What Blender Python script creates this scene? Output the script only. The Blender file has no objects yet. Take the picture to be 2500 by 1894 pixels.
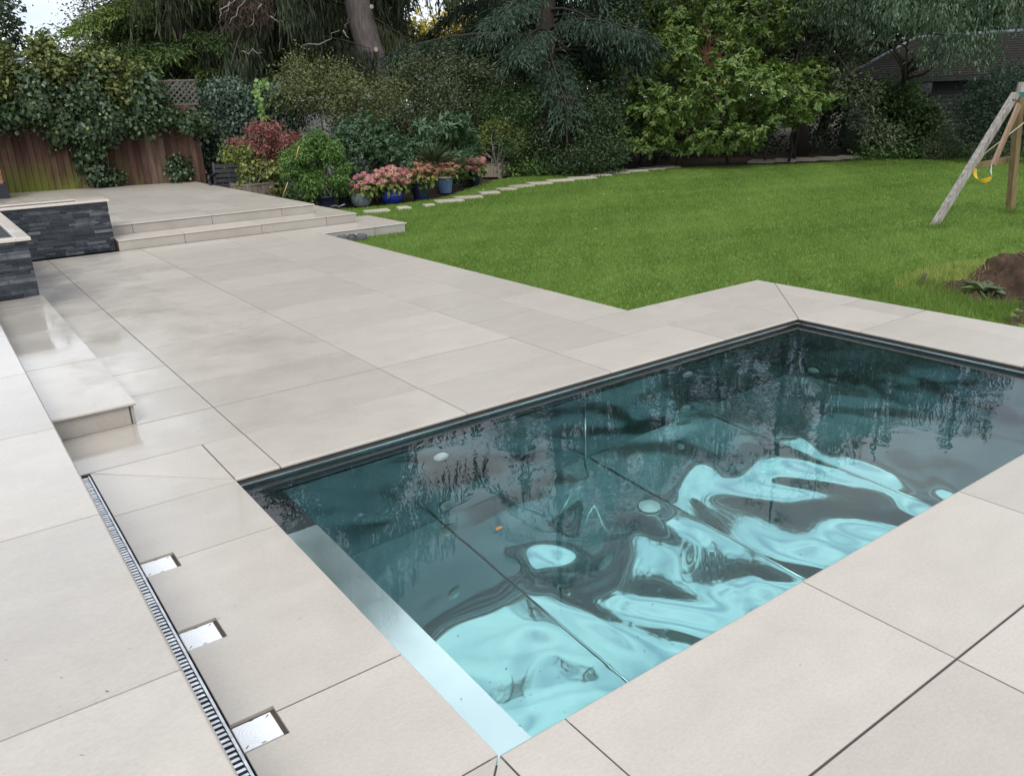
import bpy, math, random
import numpy as np
from mathutils import Vector, Matrix, Euler

S = bpy.context.scene
COL = S.collection
R = math.radians

# ------------------------------------------------------------------ camera
CAM_LOC = np.array((-1.0231515, -3.99867053, 1.80771724))
CAM_ROT = (R(70.54814), R(2.09866), R(-35.9485))
cd = bpy.data.cameras.new('camera')
cam = bpy.data.objects.new('camera', cd)
COL.objects.link(cam)
cam.location = CAM_LOC
cam.rotation_euler = CAM_ROT
cd.sensor_fit = 'HORIZONTAL'
cd.sensor_width = 36.0
cd.lens = 28.419
cd.clip_start = 0.05
cd.clip_end = 600.0
S.camera = cam

# ------------------------------------------------------------------ sky, sun, exposure
SUN_EL, SUN_AZ = R(48), R(215)          # azimuth measured clockwise from +Y
w = bpy.data.worlds.new('World')
S.world = w
w.use_nodes = True
nt = w.node_tree
nt.nodes.clear()
out = nt.nodes.new('ShaderNodeOutputWorld')
sky = nt.nodes.new('ShaderNodeTexSky')
sky.sky_type = 'NISHITA'
sky.sun_disc = False
sky.sun_elevation = SUN_EL
sky.sun_rotation = SUN_AZ
bg1 = nt.nodes.new('ShaderNodeBackground')
bg1.inputs['Strength'].default_value = 0.1
nt.links.new(sky.outputs[0], bg1.inputs['Color'])
tc = nt.nodes.new('ShaderNodeTexCoord')
mp = nt.nodes.new('ShaderNodeMapping')
mp.inputs['Scale'].default_value = (1.0, 1.0, 2.4)
nt.links.new(tc.outputs['Generated'], mp.inputs['Vector'])
nz = nt.nodes.new('ShaderNodeTexNoise')
nz.inputs['Scale'].default_value = 2.6
nz.inputs['Detail'].default_value = 6.0
nz.inputs['Roughness'].default_value = 0.55
nt.links.new(mp.outputs[0], nz.inputs['Vector'])
cr = nt.nodes.new('ShaderNodeValToRGB')
cr.color_ramp.elements[0].position = 0.36
cr.color_ramp.elements[0].color = (0.44, 0.50, 0.60, 1)
cr.color_ramp.elements[1].position = 0.64
cr.color_ramp.elements[1].color = (0.90, 0.93, 0.97, 1)
nt.links.new(nz.outputs['Fac'], cr.inputs['Fac'])
bg2 = nt.nodes.new('ShaderNodeBackground')
bg2.inputs['Strength'].default_value = 0.84
nt.links.new(cr.outputs['Color'], bg2.inputs['Color'])
mx = nt.nodes.new('ShaderNodeMixShader')
mr = nt.nodes.new('ShaderNodeMapRange')
mr.inputs['From Min'].default_value = 0.35
mr.inputs['From Max'].default_value = 0.55
mr.inputs['To Min'].default_value = 0.86
mr.inputs['To Max'].default_value = 1.0
nt.links.new(nz.outputs['Fac'], mr.inputs['Value'])
nt.links.new(mr.outputs[0], mx.inputs['Fac'])
nt.links.new(bg1.outputs[0], mx.inputs[1])
nt.links.new(bg2.outputs[0], mx.inputs[2])
nt.links.new(mx.outputs[0], out.inputs['Surface'])

sl = bpy.data.lights.new('sun', 'SUN')
sl.energy = 1.15
sl.angle = R(28)
sl.color = (1.0, 0.96, 0.90)
sun = bpy.data.objects.new('sun', sl)
COL.objects.link(sun)
sd = Vector((math.sin(SUN_AZ) * math.cos(SUN_EL), math.cos(SUN_AZ) * math.cos(SUN_EL), math.sin(SUN_EL)))
sun.rotation_euler = (-sd).to_track_quat('-Z', 'Y').to_euler()
sun.location = sd * 30

S.view_settings.view_transform = 'Standard'
S.view_settings.look = 'None'
S.view_settings.exposure = 0.95
S.view_settings.gamma = 1.0
S.view_settings.use_curve_mapping = False
S.render.engine = 'CYCLES'
cy = S.cycles
cy.use_denoising = True
try:
    cy.denoiser = 'OPENIMAGEDENOISE'
    cy.denoising_input_passes = 'RGB_ALBEDO_NORMAL'
except Exception:
    pass
cy.max_bounces = 9
cy.diffuse_bounces = 3
cy.glossy_bounces = 5
cy.transmission_bounces = 7
cy.transparent_max_bounces = 6
cy.volume_bounces = 0
cy.use_adaptive_sampling = True
cy.adaptive_threshold = 0.012
cy.caustics_refractive = True
cy.caustics_reflective = True
cy.sample_clamp_indirect = 6.0

# ------------------------------------------------------------------ surveying helpers
_rm = np.array(Euler(CAM_ROT, 'XYZ').to_matrix())
_F, _W, _H = 1973.53, 2500.0, 1894.0


def ray(px, py):
    d = _rm @ np.array(((px - _W / 2) / _F, -(py - _H / 2) / _F, -1.0))
    return d / np.linalg.norm(d)


def at(px, py, D):
    """world point seen in that direction, D metres away along the ground"""
    d = ray(px, py)
    return CAM_LOC + d * D / math.hypot(d[0], d[1])


def gp(px, py, z=-0.15):
    d = ray(px, py)
    return CAM_LOC + d * (z - CAM_LOC[2]) / d[2]


def V(*a):
    return np.array(a, float)


def unit(v):
    v = np.asarray(v, float)
    return v / (np.linalg.norm(v, axis=-1, keepdims=True) + 1e-9)


# ------------------------------------------------------------------ objects
def tag(o, label=None, cat=None, group=None, kind=None):
    if label: o['label'] = label
    if cat: o['category'] = cat
    if group: o['group'] = group
    if kind: o['kind'] = kind
    return o


def empty(name, loc=(0, 0, 0), rz=0.0, **k):
    o = bpy.data.objects.new(name, None)
    COL.objects.link(o)
    o.location = tuple(loc)
    o.rotation_euler = (0, 0, rz)
    o.empty_display_size = 0.1
    return tag(o, **k)


LOCAL = [False]      # False: part shapes are given in world coordinates; True: relative to their thing


def mw(o):
    m = Matrix.Translation(o.location) @ o.rotation_euler.to_matrix().to_4x4()
    if o.parent is not None:
        m = mw(o.parent) @ o.matrix_parent_inverse @ m
    return m


def link(name, me, mat=None, parent=None, loc=None, rot=None, **k):
    o = bpy.data.objects.new(name, me)
    COL.objects.link(o)
    if mat is not None and len(me.materials) == 0:
        me.materials.append(mat)
    if parent is not None:
        o.parent = parent
        if not LOCAL[0]: o.matrix_parent_inverse = mw(parent).inverted()
    if loc is not None: o.location = tuple(loc)
    if rot is not None: o.rotation_euler = rot
    return tag(o, **k)


class MB:
    """collects boxes, tubes, prisms and lathes into one mesh"""
    def __init__(s):
        s.v = []
        s.f = []

    def add(s, vs, fs):
        n = len(s.v)
        s.v.extend([tuple(map(float, p)) for p in vs])
        s.f.extend([tuple(i + n for i in f) for f in fs])
        return s

    def box(s, a, b, bev=0.0):
        x0, y0, z0 = a
        x1, y1, z1 = b
        if bev <= 0:
            vs = [(x0, y0, z0), (x1, y0, z0), (x1, y1, z0), (x0, y1, z0), (x0, y0, z1), (x1, y0, z1), (x1, y1, z1), (x0, y1, z1)]
            return s.add(vs, [(3, 2, 1, 0), (4, 5, 6, 7), (0, 1, 5, 4), (1, 2, 6, 5), (2, 3, 7, 6), (3, 0, 4, 7)])
        c = bev
        vs = [(x0, y0, z0), (x1, y0, z0), (x1, y1, z0), (x0, y1, z0),
              (x0, y0, z1 - c), (x1, y0, z1 - c), (x1, y1, z1 - c), (x0, y1, z1 - c),
              (x0 + c, y0 + c, z1), (x1 - c, y0 + c, z1), (x1 - c, y1 - c, z1), (x0 + c, y1 - c, z1)]
        fs = [(3, 2, 1, 0), (8, 9, 10, 11)]
        for i in range(4):
            j = (i + 1) % 4
            fs += [(i, j, j + 4, i + 4), (i + 4, j + 4, j + 8, i + 8)]
        return s.add(vs, fs)

    def beam(s, a, b, w_, h_, up=(0, 0, 1)):
        a, b = V(*a), V(*b)
        d = unit(b - a)
        u = V(*up)
        sd_ = np.cross(d, u)
        if np.linalg.norm(sd_) < 1e-3: sd_ = np.cross(d, V(1, 0, 0))
        sd_ = unit(sd_)
        u = np.cross(sd_, d)
        vs = []
        for p in (a, b):
            for (i, j) in ((-1, -1), (1, -1), (1, 1), (-1, 1)):
                vs.append(p + sd_ * i * w_ / 2 + u * j * h_ / 2)
        return s.add(vs, [(3, 2, 1, 0), (4, 5, 6, 7), (0, 1, 5, 4), (1, 2, 6, 5), (2, 3, 7, 6), (3, 0, 4, 7)])

    def tube(s, pts, rad, n=8, cap=True):
        pts = [V(*p) for p in pts]
        if not hasattr(rad, '__len__'): rad = [rad] * len(pts)
        rings = []
        ref = V(0.31, 0.95, 0.05)
        vs, fs = [], []
        for i, p in enumerate(pts):
            d = unit(pts[min(i + 1, len(pts) - 1)] - pts[max(i - 1, 0)])
            a = np.cross(d, ref)
            if np.linalg.norm(a) < 0.05: a = np.cross(d, V(1, 0, 0))
            a = unit(a)
            b = np.cross(d, a)
            for k in range(n):
                t = 2 * math.pi * k / n
                vs.append(p + (a * math.cos(t) + b * math.sin(t)) * rad[i])
        for i in range(len(pts) - 1):
            for k in range(n):
                k2 = (k + 1) % n
                fs.append((i * n + k, i * n + k2, (i + 1) * n + k2, (i + 1) * n + k))
        if cap:
            fs.append(tuple(range(n - 1, -1, -1)))
            m = (len(pts) - 1) * n
            fs.append(tuple(range(m, m + n)))
        return s.add(vs, fs)

    def lathe(s, prof, n=24, c=(0, 0, 0)):
        vs, fs = [], []
        for (r, z) in prof:
            for k in range(n):
                t = 2 * math.pi * k / n
                vs.append((c[0] + r * math.cos(t), c[1] + r * math.sin(t), c[2] + z))
        for i in range(len(prof) - 1):
            for k in range(n):
                k2 = (k + 1) % n
                fs.append((i * n + k, i * n + k2, (i + 1) * n + k2, (i + 1) * n + k))
        return s.add(vs, fs)

    def prism(s, poly, z0, z1, bev=0.0):
        """poly counter-clockwise"""
        n = len(poly)
        if bev > 0:
            P = np.array(poly, float)
            q = []
            for i in range(n):
                a, b, c = P[i - 1], P[i], P[(i + 1) % n]
                e1 = (b - a) / (np.linalg.norm(b - a) + 1e-9)
                e2 = (c - b) / (np.linalg.norm(c - b) + 1e-9)
                n1, n2 = V(-e1[1], e1[0]), V(-e2[1], e2[0])
                m = (n1 + n2)
                m = m / max(0.35, (m @ n1))
                q.append(b + m * bev)
            vs = [(p[0], p[1], z0) for p in P] + [(p[0], p[1], z1 - bev) for p in P] + [(p[0], p[1], z1) for p in q]
            fs = [tuple(range(n - 1, -1, -1)), tuple(range(2 * n, 3 * n))]
            for i in range(n):
                j = (i + 1) % n
                fs += [(i, j, j + n, i + n), (i + n, j + n, j + 2 * n, i + 2 * n)]
            return s.add(vs, fs)
        vs = [(p[0], p[1], z0) for p in poly] + [(p[0], p[1], z1) for p in poly]
        fs = [tuple(range(n - 1, -1, -1)), tuple(range(n, 2 * n))]
        for i in range(n):
            j = (i + 1) % n
            fs.append((i, j, j + n, i + n))
        return s.add(vs, fs)

    def mesh(s, name='mesh', smooth=False):
        me = bpy.data.meshes.new(name)
        me.from_pydata(s.v, [], s.f)
        if smooth:
            me.polygons.foreach_set('use_smooth', [True] * len(me.polygons))
        me.update()
        return me

    def build(s, name, mat=None, parent=None, smooth=False, loc=None, rot=None, **k):
        return link(name, s.mesh(name, smooth), mat, parent, loc, rot, **k)


def tri_mesh(name, verts, tris, tint=None, smooth=False):
    me = bpy.data.meshes.new(name)
    verts = np.ascontiguousarray(verts, np.float32)
    tris = np.ascontiguousarray(tris, np.int32)
    me.vertices.add(len(verts))
    me.vertices.foreach_set('co', verts.ravel())
    m = len(tris)
    me.loops.add(3 * m)
    me.loops.foreach_set('vertex_index', tris.ravel())
    me.polygons.add(m)
    me.polygons.foreach_set('loop_start', np.arange(0, 3 * m, 3, dtype=np.int32))
    if smooth:
        me.polygons.foreach_set('use_smooth', np.ones(m, bool))
    if tint is not None:
        a = me.attributes.new('tint', 'FLOAT', 'POINT')
        a.data.foreach_set('value', np.ascontiguousarray(tint, np.float32))
    me.update(calc_edges=True)
    return me


def grid_mesh(name, P, smooth=True):
    """P: (n,m,3) array of points"""
    n, m = P.shape[:2]
    idx = np.arange(n * m).reshape(n, m)
    a, b, c, d = idx[:-1, :-1].ravel(), idx[1:, :-1].ravel(), idx[1:, 1:].ravel(), idx[:-1, 1:].ravel()
    t = np.concatenate([np.stack([a, b, c], 1), np.stack([a, c, d], 1)])
    return tri_mesh(name, P.reshape(-1, 3), t, smooth=smooth)


# ------------------------------------------------------------------ materials
class NT:
    def __init__(s, name):
        s.m = bpy.data.materials.new(name)
        s.m.use_nodes = True
        s.t = s.m.node_tree
        s.t.nodes.clear()
        s.out = s.n('OutputMaterial')
        s.b = s.n('BsdfPrincipled')
        s.l(s.b, 'BSDF', s.out, 'Surface')

    def n(s, ty, **k):
        nd = s.t.nodes.new('ShaderNode' + ty)
        for a, b in k.items():
            if hasattr(nd, a) and not a[0].isupper():
                setattr(nd, a, b)
            else:
                nd.inputs[a.replace('_', ' ')].default_value = b
        return nd

    def l(s, a, ao, b, bi):
        s.t.links.new(a.outputs[ao], b.inputs[bi])

    def set(s, **k):
        for a, b in k.items():
            s.b.inputs[a.replace('_', ' ')].default_value = b
        return s

    def noise(s, scale, detail=4.0, rough=0.55, vec=None, dist=0.0):
        nd = s.n('TexNoise')
        nd.inputs['Scale'].default_value = scale
        nd.inputs['Detail'].default_value = detail
        nd.inputs['Roughness'].default_value = rough
        nd.inputs['Distortion'].default_value = dist
        if vec is not None: s.t.links.new(vec, nd.inputs['Vector'])
        return nd

    def ramp(s, fac, stops):
        r = s.n('ValToRGB')
        e = r.color_ramp.elements
        while len(e) < len(stops): e.new(0.5)
        for el, (p, c) in zip(e, stops):
            el.position = p
            el.color = (*c, 1) if len(c) == 3 else c
        s.t.links.new(fac, r.inputs['Fac'])
        return r

    def pos(s, scale=(1, 1, 1), obj=False):
        if obj:
            g = s.n('TexCoord').outputs['Object']
        else:
            g = s.n('NewGeometry').outputs['Position']
        m = s.n('Mapping')
        m.inputs['Scale'].default_value = scale
        s.t.links.new(g, m.inputs['Vector'])
        return m.outputs[0]

    def mixc(s, f, a, b, mode='MIX'):
        m = s.n('MixRGB')
        m.blend_type = mode
        for i, x in enumerate((f, a, b)):
            if hasattr(x, 'is_linked') or hasattr(x, 'node'):
                s.t.links.new(x, m.inputs[i])
            else:
                m.inputs[i].default_value = x if i == 0 else (*x, 1)
        return m.outputs[0]

    def rng(s, val, a, b, c, d):
        m = s.n('MapRange')
        s.t.links.new(val, m.inputs['Value'])
        for k_, v_ in zip(('From Min', 'From Max', 'To Min', 'To Max'), (a, b, c, d)):
            m.inputs[k_].default_value = v_
        return m.outputs[0]

    def bump(s, h, strength, dist=0.01):
        b = s.n('Bump')
        b.inputs['Strength'].default_value = strength
        b.inputs['Distance'].default_value = dist
        s.t.links.new(h, b.inputs['Height'])
        s.l(b, 'Normal', s.b, 'Normal')


def simple(name, c1, c2=None, rough=0.6, scale=4.0, metal=0.0, spec=0.5, bump=0.0, bscale=None, stretch=(1, 1, 1), coat=0.0, obj=True, rand=0.0):
    m = NT(name)
    p = m.pos(stretch, obj=obj)
    n = m.noise(scale, 6.0, 0.6, p)
    c2 = c2 or tuple(x * 0.75 for x in c1)
    col = m.ramp(n.outputs['Fac'], [(0.3, c2), (0.7, c1)]).outputs['Color']
    if rand > 0:
        oi = m.n('ObjectInfo')
        f = m.rng(oi.outputs['Random'], 0, 1, 1 - rand, 1 + rand)
        cmb = m.n('CombineColor')
        for i in range(3): m.t.links.new(f, cmb.inputs[i])
        col = m.mixc(1.0, col, cmb.outputs[0], 'MULTIPLY')
    m.t.links.new(col, m.b.inputs['Base Color'])
    m.set(Roughness=rough, Metallic=metal, Specular_IOR_Level=spec, Coat_Weight=coat)
    if bump > 0:
        n2 = m.noise(bscale or scale * 6, 5.0, 0.6, p)
        m.bump(n2.outputs['Fac'], bump)
    return m.m


LEAFGAIN = 1.45


def leaf_mat(name, dark, mid, light, rough=0.5, trans=0.3, spec=0.4, accent=None):
    m = NT(name)
    a = m.n('Attribute')
    a.attribute_name = 'tint'
    dark, mid, light = (tuple(min(0.9, x * LEAFGAIN) for x in c) for c in (dark, mid, light))
    st = [(0.0, dark), (0.5, mid), (0.93, light)]
    if accent: st = [(0.0, dark), (0.5, mid), (0.9, light), (0.985, accent)]
    r = m.ramp(a.outputs['Fac'], st)
    m.l(r, 'Color', m.b, 'Base Color')
    m.set(Roughness=rough, Specular_IOR_Level=spec)
    if trans > 0:
        tr = m.n('BsdfTranslucent')
        mixn = m.n('MixShader')
        g = m.mixc(1.0, r.outputs['Color'], (0.95, 1.0, 0.55), 'MULTIPLY')
        m.t.links.new(g, tr.inputs['Color'])
        mixn.inputs[0].default_value = trans
        m.l(m.b, 'BSDF', mixn, 1)
        m.l(tr, 'BSDF', mixn, 2)
        m.l(mixn, 'Shader', m.out, 'Surface')
    return m.m


# ------------------------------------------------------------------ foliage builders
def kites(pos, d, nrm, L, wd, rng, fold=0.18, bow=0.0):
    """leaf kites: arrays (N,3),(N,3),(N,3),(N,),(N,) -> verts, tris"""
    N = len(pos)
    d = unit(d)
    s_ = unit(np.cross(d, nrm))
    n = np.cross(s_, d)
    L = np.broadcast_to(np.asarray(L, float), (N,))[:, None]
    wd = np.broadcast_to(np.asarray(wd, float), (N,))[:, None]
    v = np.empty((N, 4, 3))
    v[:, 0] = pos
    mid = pos + d * L * 0.48
    v[:, 1] = mid + s_ * wd / 2 + n * wd * fold
    v[:, 2] = pos + d * L - n * L * bow
    v[:, 3] = mid - s_ * wd / 2 + n * wd * fold
    b = (np.arange(N) * 4)[:, None]
    t = np.concatenate([b + np.array([[0, 1, 2]]), b + np.array([[0, 2, 3]])], 1).reshape(-1, 3)
    return v.reshape(-1, 3), t


def leaf_obj(name, pos, d, nrm, L, wd, tint, mat, parent, rng, fold=0.18, bow=0.0, **k):
    v, t = kites(pos, d, nrm, L, wd, rng, fold, bow)
    me = tri_mesh(name, v, t, np.repeat(np.clip(tint, 0, 1), 4))
    return link(name, me, mat, parent, **k)


def rdir(rng, n):
    return unit(rng.normal(size=(n, 3)))


def lobes(ells, k, rng, lo=0.30, hi=0.5):
    """break big ellipsoids into smaller overlapping lobes on their surface"""
    out = []
    for e in ells:
        e = np.array(e, float)
        for u in rdir(rng, k):
            u[2] = u[2] * 0.9 + 0.1
            s = rng.uniform(lo, hi)
            out.append((*(e[:3] + u * e[3:] * rng.uniform(0.55, 0.85)), *(e[3:] * s * rng.uniform(0.85, 1.25, 3))))
    return out


def blob_pts(ells, n, rng, clump=14, spread=0.16, depth=0.35, lump=0.22, inner=0.72):
    """leaf positions in clumps over a union of ellipsoids [(cx,cy,cz,rx,ry,rz)]; returns pos, outward normal, clump id"""
    E = np.array(ells, float)
    area = (E[:, 3] * E[:, 4] + E[:, 3] * E[:, 5] + E[:, 4] * E[:, 5])
    K = max(4, n // clump)
    cs, ns = [], []
    ph = rng.uniform(0, 6.28, (len(E), 6))
    got = 0
    while got < K:
        m = K * 2
        e = rng.choice(len(E), m, p=area / area.sum())
        u = rdir(rng, m)
        f = 1 + lump * (np.sin(u[:, 0] * 4 + ph[e, 0]) * np.sin(u[:, 1] * 5 + ph[e, 1]) + 0.6 * np.sin(u[:, 2] * 7 + ph[e, 2]) * np.sin(u[:, 0] * 8 + ph[e, 3]))
        r = f * (1 - depth * rng.random(m) ** 1.6)
        p = E[e, :3] + u * E[e, 3:] * r[:, None]
        ok = np.ones(m, bool)
        for j in range(len(E)):
            q = np.sqrt((((p - E[j, :3]) / E[j, 3:]) ** 2).sum(1))
            ok &= ~((q < inner) & (e != j))
        nn = unit(u / E[e, 3:])
        cs.append(p[ok]); ns.append(nn[ok])
        got += ok.sum()
    c = np.concatenate(cs)[:K]
    nn = np.concatenate(ns)[:K]
    ids = rng.integers(0, K, n)
    pos = c[ids] + rng.normal(size=(n, 3)) * spread
    return pos, nn[ids], ids, c


def foliage(name, ells, n, L, ratio, mat, parent, seed, clump=14, spread=0.16, depth=0.35, lump=0.22, droop=0.0, up=0.5, zmin=-0.14, bow=0.1, tvar=0.2, tmid=0.45, inner=0.72, flat=0.6, sub=0, rosette=False, **k):
    rng = np.random.default_rng(seed)
    if sub: ells = lobes(ells, sub, rng)
    pos, nn, ids, cc = blob_pts(ells, n, rng, clump, spread, depth, lump, inner)
    if rosette: pos = cc[ids] + rng.normal(size=(len(pos), 3)) * L * 0.10
    keep = pos[:, 2] > zmin
    pos, nn, ids = pos[keep], nn[keep], ids[keep]
    N = len(pos)
    cl = rng.normal(0, 1, ids.max() + 1)[ids]
    if rosette:
        jit = rng.normal(size=(ids.max() + 1, 3))[ids] * 0.35
        ax = unit(nn * flat + V(0, 0, up) + jit)
        pr = rdir(rng, N)
        pr = unit(pr - ax * (pr * ax).sum(1, keepdims=True))
        th = rng.uniform(0.75, 1.65, N)[:, None]
        d = ax * np.cos(th) + pr * np.sin(th) + V(0, 0, -droop)
        nrm = ax * np.sin(th) - pr * np.cos(th) + rng.normal(size=(N, 3)) * 0.12
    else:
        nrm = unit(nn * flat + V(0, 0, up) + rng.normal(size=(N, 3)) * 0.55)
        d = unit(nn * 0.6 + rdir(rng, N) * 0.9 + V(0, 0, -droop))
        d = unit(d - nrm * (d * nrm).sum(1, keepdims=True) * 0.85 + V(0, 0, -droop * 0.5))
    Ls = L * rng.uniform(0.6, 1.25, N)
    tint = np.clip(tmid + cl * tvar * 0.8 + rng.normal(0, tvar * 0.8, N), 0, 0.89)
    tint[rng.random(N) < 0.006] = 1.0
    return leaf_obj(name, pos, d, nrm, Ls, Ls * ratio, tint, mat, parent, rng, bow=bow, **k)


def stems(name, pts_list, r0, r1, mat, parent, n=5, **k):
    b = MB()
    for pts in pts_list:
        m = len(pts)
        b.tube(pts, [r0 + (r1 - r0) * i / (m - 1) for i in range(m)], n)
    return b.build(name, mat, parent, smooth=True, **k)


def bend(a, b, k, rng, n=5):
    """a wandering path from a to b"""
    a, b = V(*a), V(*b)
    L = np.linalg.norm(b - a)
    o = [a + (b - a) * t + rng.normal(size=3) * L * k * math.sin(math.pi * t) for t in np.linspace(0, 1, n)]
    return o

# ================================================================== materials of the setting
def porcelain(name, c1, c2, dry=0.40, wet=0.04, wetness=0.78):
    m = NT(name)
    p = m.pos((1.0, 1.9, 1.0))
    oi = m.n('ObjectInfo')
    off = m.n('VectorMath'); off.operation = 'ADD'
    m.t.links.new(p, off.inputs[0])
    sc = m.n('VectorMath'); sc.operation = 'SCALE'
    sc.inputs[0].default_value = (17.0, 31.0, 7.0)
    m.t.links.new(oi.outputs['Random'], sc.inputs['Scale'])
    m.t.links.new(sc.outputs[0], off.inputs[1])
    cloud = m.noise(3.0, 6.0, 0.68, off.outputs[0], 0.3)
    fine = m.noise(55.0, 6.0, 0.75, p)
    col = m.ramp(cloud.outputs['Fac'], [(0.30, c2), (0.68, c1)]).outputs['Color']
    f = m.rng(oi.outputs['Random'], 0, 1, 0.92, 1.06)
    g = m.rng(fine.outputs['Fac'], 0.3, 0.7, 0.90, 1.09)
    mul = m.n('Math'); mul.operation = 'MULTIPLY'
    m.t.links.new(f, mul.inputs[0]); m.t.links.new(g, mul.inputs[1])
    cmb = m.n('CombineColor')
    for i in range(3): m.t.links.new(mul.outputs[0], cmb.inputs[i])
    col = m.mixc(1.0, col, cmb.outputs[0], 'MULTIPLY')
    # rain film: patches of standing water, thin film between them
    wp = m.pos((1.0, 1.0, 1.0))
    wn = m.noise(1.3, 6.0, 0.68, wp, 0.5)
    sxw = m.n('SeparateXYZ')
    m.t.links.new(wp, sxw.inputs[0])
    lee = m.rng(sxw.outputs['X'], -0.9, 2.0, 0.30, -0.12)
    ad = m.n('Math'); ad.operation = 'ADD'
    m.t.links.new(wn.outputs['Fac'], ad.inputs[0]); m.t.links.new(lee, ad.inputs[1])
    film = m.rng(ad.outputs[0], 0.64 - wetness * 0.20, 0.92 - wetness * 0.20, 0.0, 1.0)
    m.t.links.new(col, m.b.inputs['Base Color'])
    rr = m.rng(film, 0, 1, dry, dry * 0.8)
    m.t.links.new(rr, m.b.inputs['Roughness'])
    cw = m.rng(film, 0, 1, 0.30, 1.0)
    m.t.links.new(cw, m.b.inputs['Coat Weight'])
    cr_ = m.rng(film, 0, 1, 0.24, wet)
    m.t.links.new(cr_, m.b.inputs['Coat Roughness'])
    m.set(Coat_IOR=1.5, Specular_IOR_Level=0.4)
    hb = m.noise(38.0, 4.0, 0.6, wp)
    m.bump(hb.outputs['Fac'], 0.10, 0.004)
    return m.m


M = {}
M['tile'] = porcelain('porcelain_tile', (0.458, 0.415, 0.360), (0.412, 0.372, 0.322))
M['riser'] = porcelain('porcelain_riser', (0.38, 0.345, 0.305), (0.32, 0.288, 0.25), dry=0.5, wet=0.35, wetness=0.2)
M['grout'] = simple('grout', (0.085, 0.065, 0.055), (0.05, 0.04, 0.035), 0.85, 9.0, obj=False)
M['concrete'] = simple('rendered_concrete', (0.36, 0.34, 0.31), (0.27, 0.26, 0.24), 0.8, 3.0, bump=0.2, obj=False)
M['gap'] = simple('rubber_seal', (0.05, 0.043, 0.038), (0.03, 0.027, 0.025), 0.6, 8.0, obj=False)
M['galv'] = simple('galvanised_steel', (0.80, 0.82, 0.85), (0.42, 0.44, 0.46), 0.30, 22.0, metal=0.9, obj=False)
M['channel'] = simple('drain_channel', (0.018, 0.02, 0.026), (0.01, 0.011, 0.014), 0.6, 12.0, obj=False)
M['plate'] = None
M['soil'] = simple('soil', (0.085, 0.052, 0.034), (0.030, 0.019, 0.013), 0.95, 5.0, bump=0.9, bscale=28.0, obj=False, spec=0.2)
M['earth'] = simple('bed_earth', (0.06, 0.042, 0.027), (0.022, 0.017, 0.012), 0.95, 3.0, bump=0.8, bscale=20.0, obj=False, spec=0.2)


def lawn_material():
    m = NT('lawn')
    p = m.pos((0.55, 1.0, 1.0))
    a = m.noise(1.1, 5.0, 0.62, p, 0.6)
    b = m.noise(22.0, 3.0, 0.6, m.pos((1, 1, 1)))
    c = m.ramp(a.outputs['Fac'], [(0.25, (0.086, 0.150, 0.026)), (0.5, (0.128, 0.208, 0.038)), (0.75, (0.175, 0.262, 0.058))]).outputs['Color']
    f = m.rng(b.outputs['Fac'], 0.3, 0.7, 0.7, 1.2)
    cmb = m.n('CombineColor')
    for i in range(3): m.t.links.new(f, cmb.inputs[i])
    c = m.mixc(1.0, c, cmb.outputs[0], 'MULTIPLY')
    m.t.links.new(c, m.b.inputs['Base Color'])
    m.set(Roughness=0.8, Specular_IOR_Level=0.15)
    m.bump(b.outputs['Fac'], 0.6, 0.02)
    return m.m


M['lawn'] = lawn_material()


def steel(name, rough=0.05, base=(0.60, 0.64, 0.64), metal=0.82, streak=True):
    m = NT(name)
    p = m.pos((1, 1, 1))
    n = m.noise(1.8, 4.0, 0.6, p)
    c = m.ramp(n.outputs['Fac'], [(0.3, tuple(x * 0.88 for x in base)), (0.7, base)]).outputs['Color']
    m.t.links.new(c, m.b.inputs['Base Color'])
    r = m.rng(m.noise(5.0, 4.0, 0.6, p).outputs['Fac'], 0.3, 0.7, rough * 0.6, rough * 1.5)
    m.t.links.new(r, m.b.inputs['Roughness'])
    m.set(Metallic=metal)
    return m.m


M['steel'] = steel('polished_steel', 0.035, (0.68, 0.76, 0.76), 0.85)
M['steel_ledge'] = steel('satin_steel', 0.09, (0.80, 0.90, 0.91), 0.72)
M['steel_wall'] = steel('brushed_steel', 0.16, (0.15, 0.18, 0.19), 0.85)
M['steel_rim'] = steel('steel_rim', 0.2, (0.8, 0.84, 0.84), 0.9)


def water_material():
    m = NT('pool_water')
    m.set(Base_Color=(1, 1, 1, 1), Roughness=0.0, IOR=1.33, Transmission_Weight=1.0)
    p = m.pos((1.0, 1.0, 1.0))
    n1 = m.noise(7.0, 2.0, 0.5, p, 0.5)
    area = m.noise(0.9, 2.0, 0.5, p)
    k_ = m.rng(area.outputs['Fac'], 0.45, 0.65, 0.06, 1.0)
    mu = m.n('Math'); mu.operation = 'MULTIPLY'
    m.t.links.new(n1.outputs['Fac'], mu.inputs[0]); m.t.links.new(k_, mu.inputs[1])
    m.bump(mu.outputs[0], 0.07, 0.02)
    va = m.n('VolumeAbsorption')
    va.inputs['Color'].default_value = (0.22, 0.82, 0.81, 1)
    va.inputs['Density'].default_value = 0.33
    m.l(va, 'Volume', m.out, 'Volume')
    return m.m


M['water'] = water_material()


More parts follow.
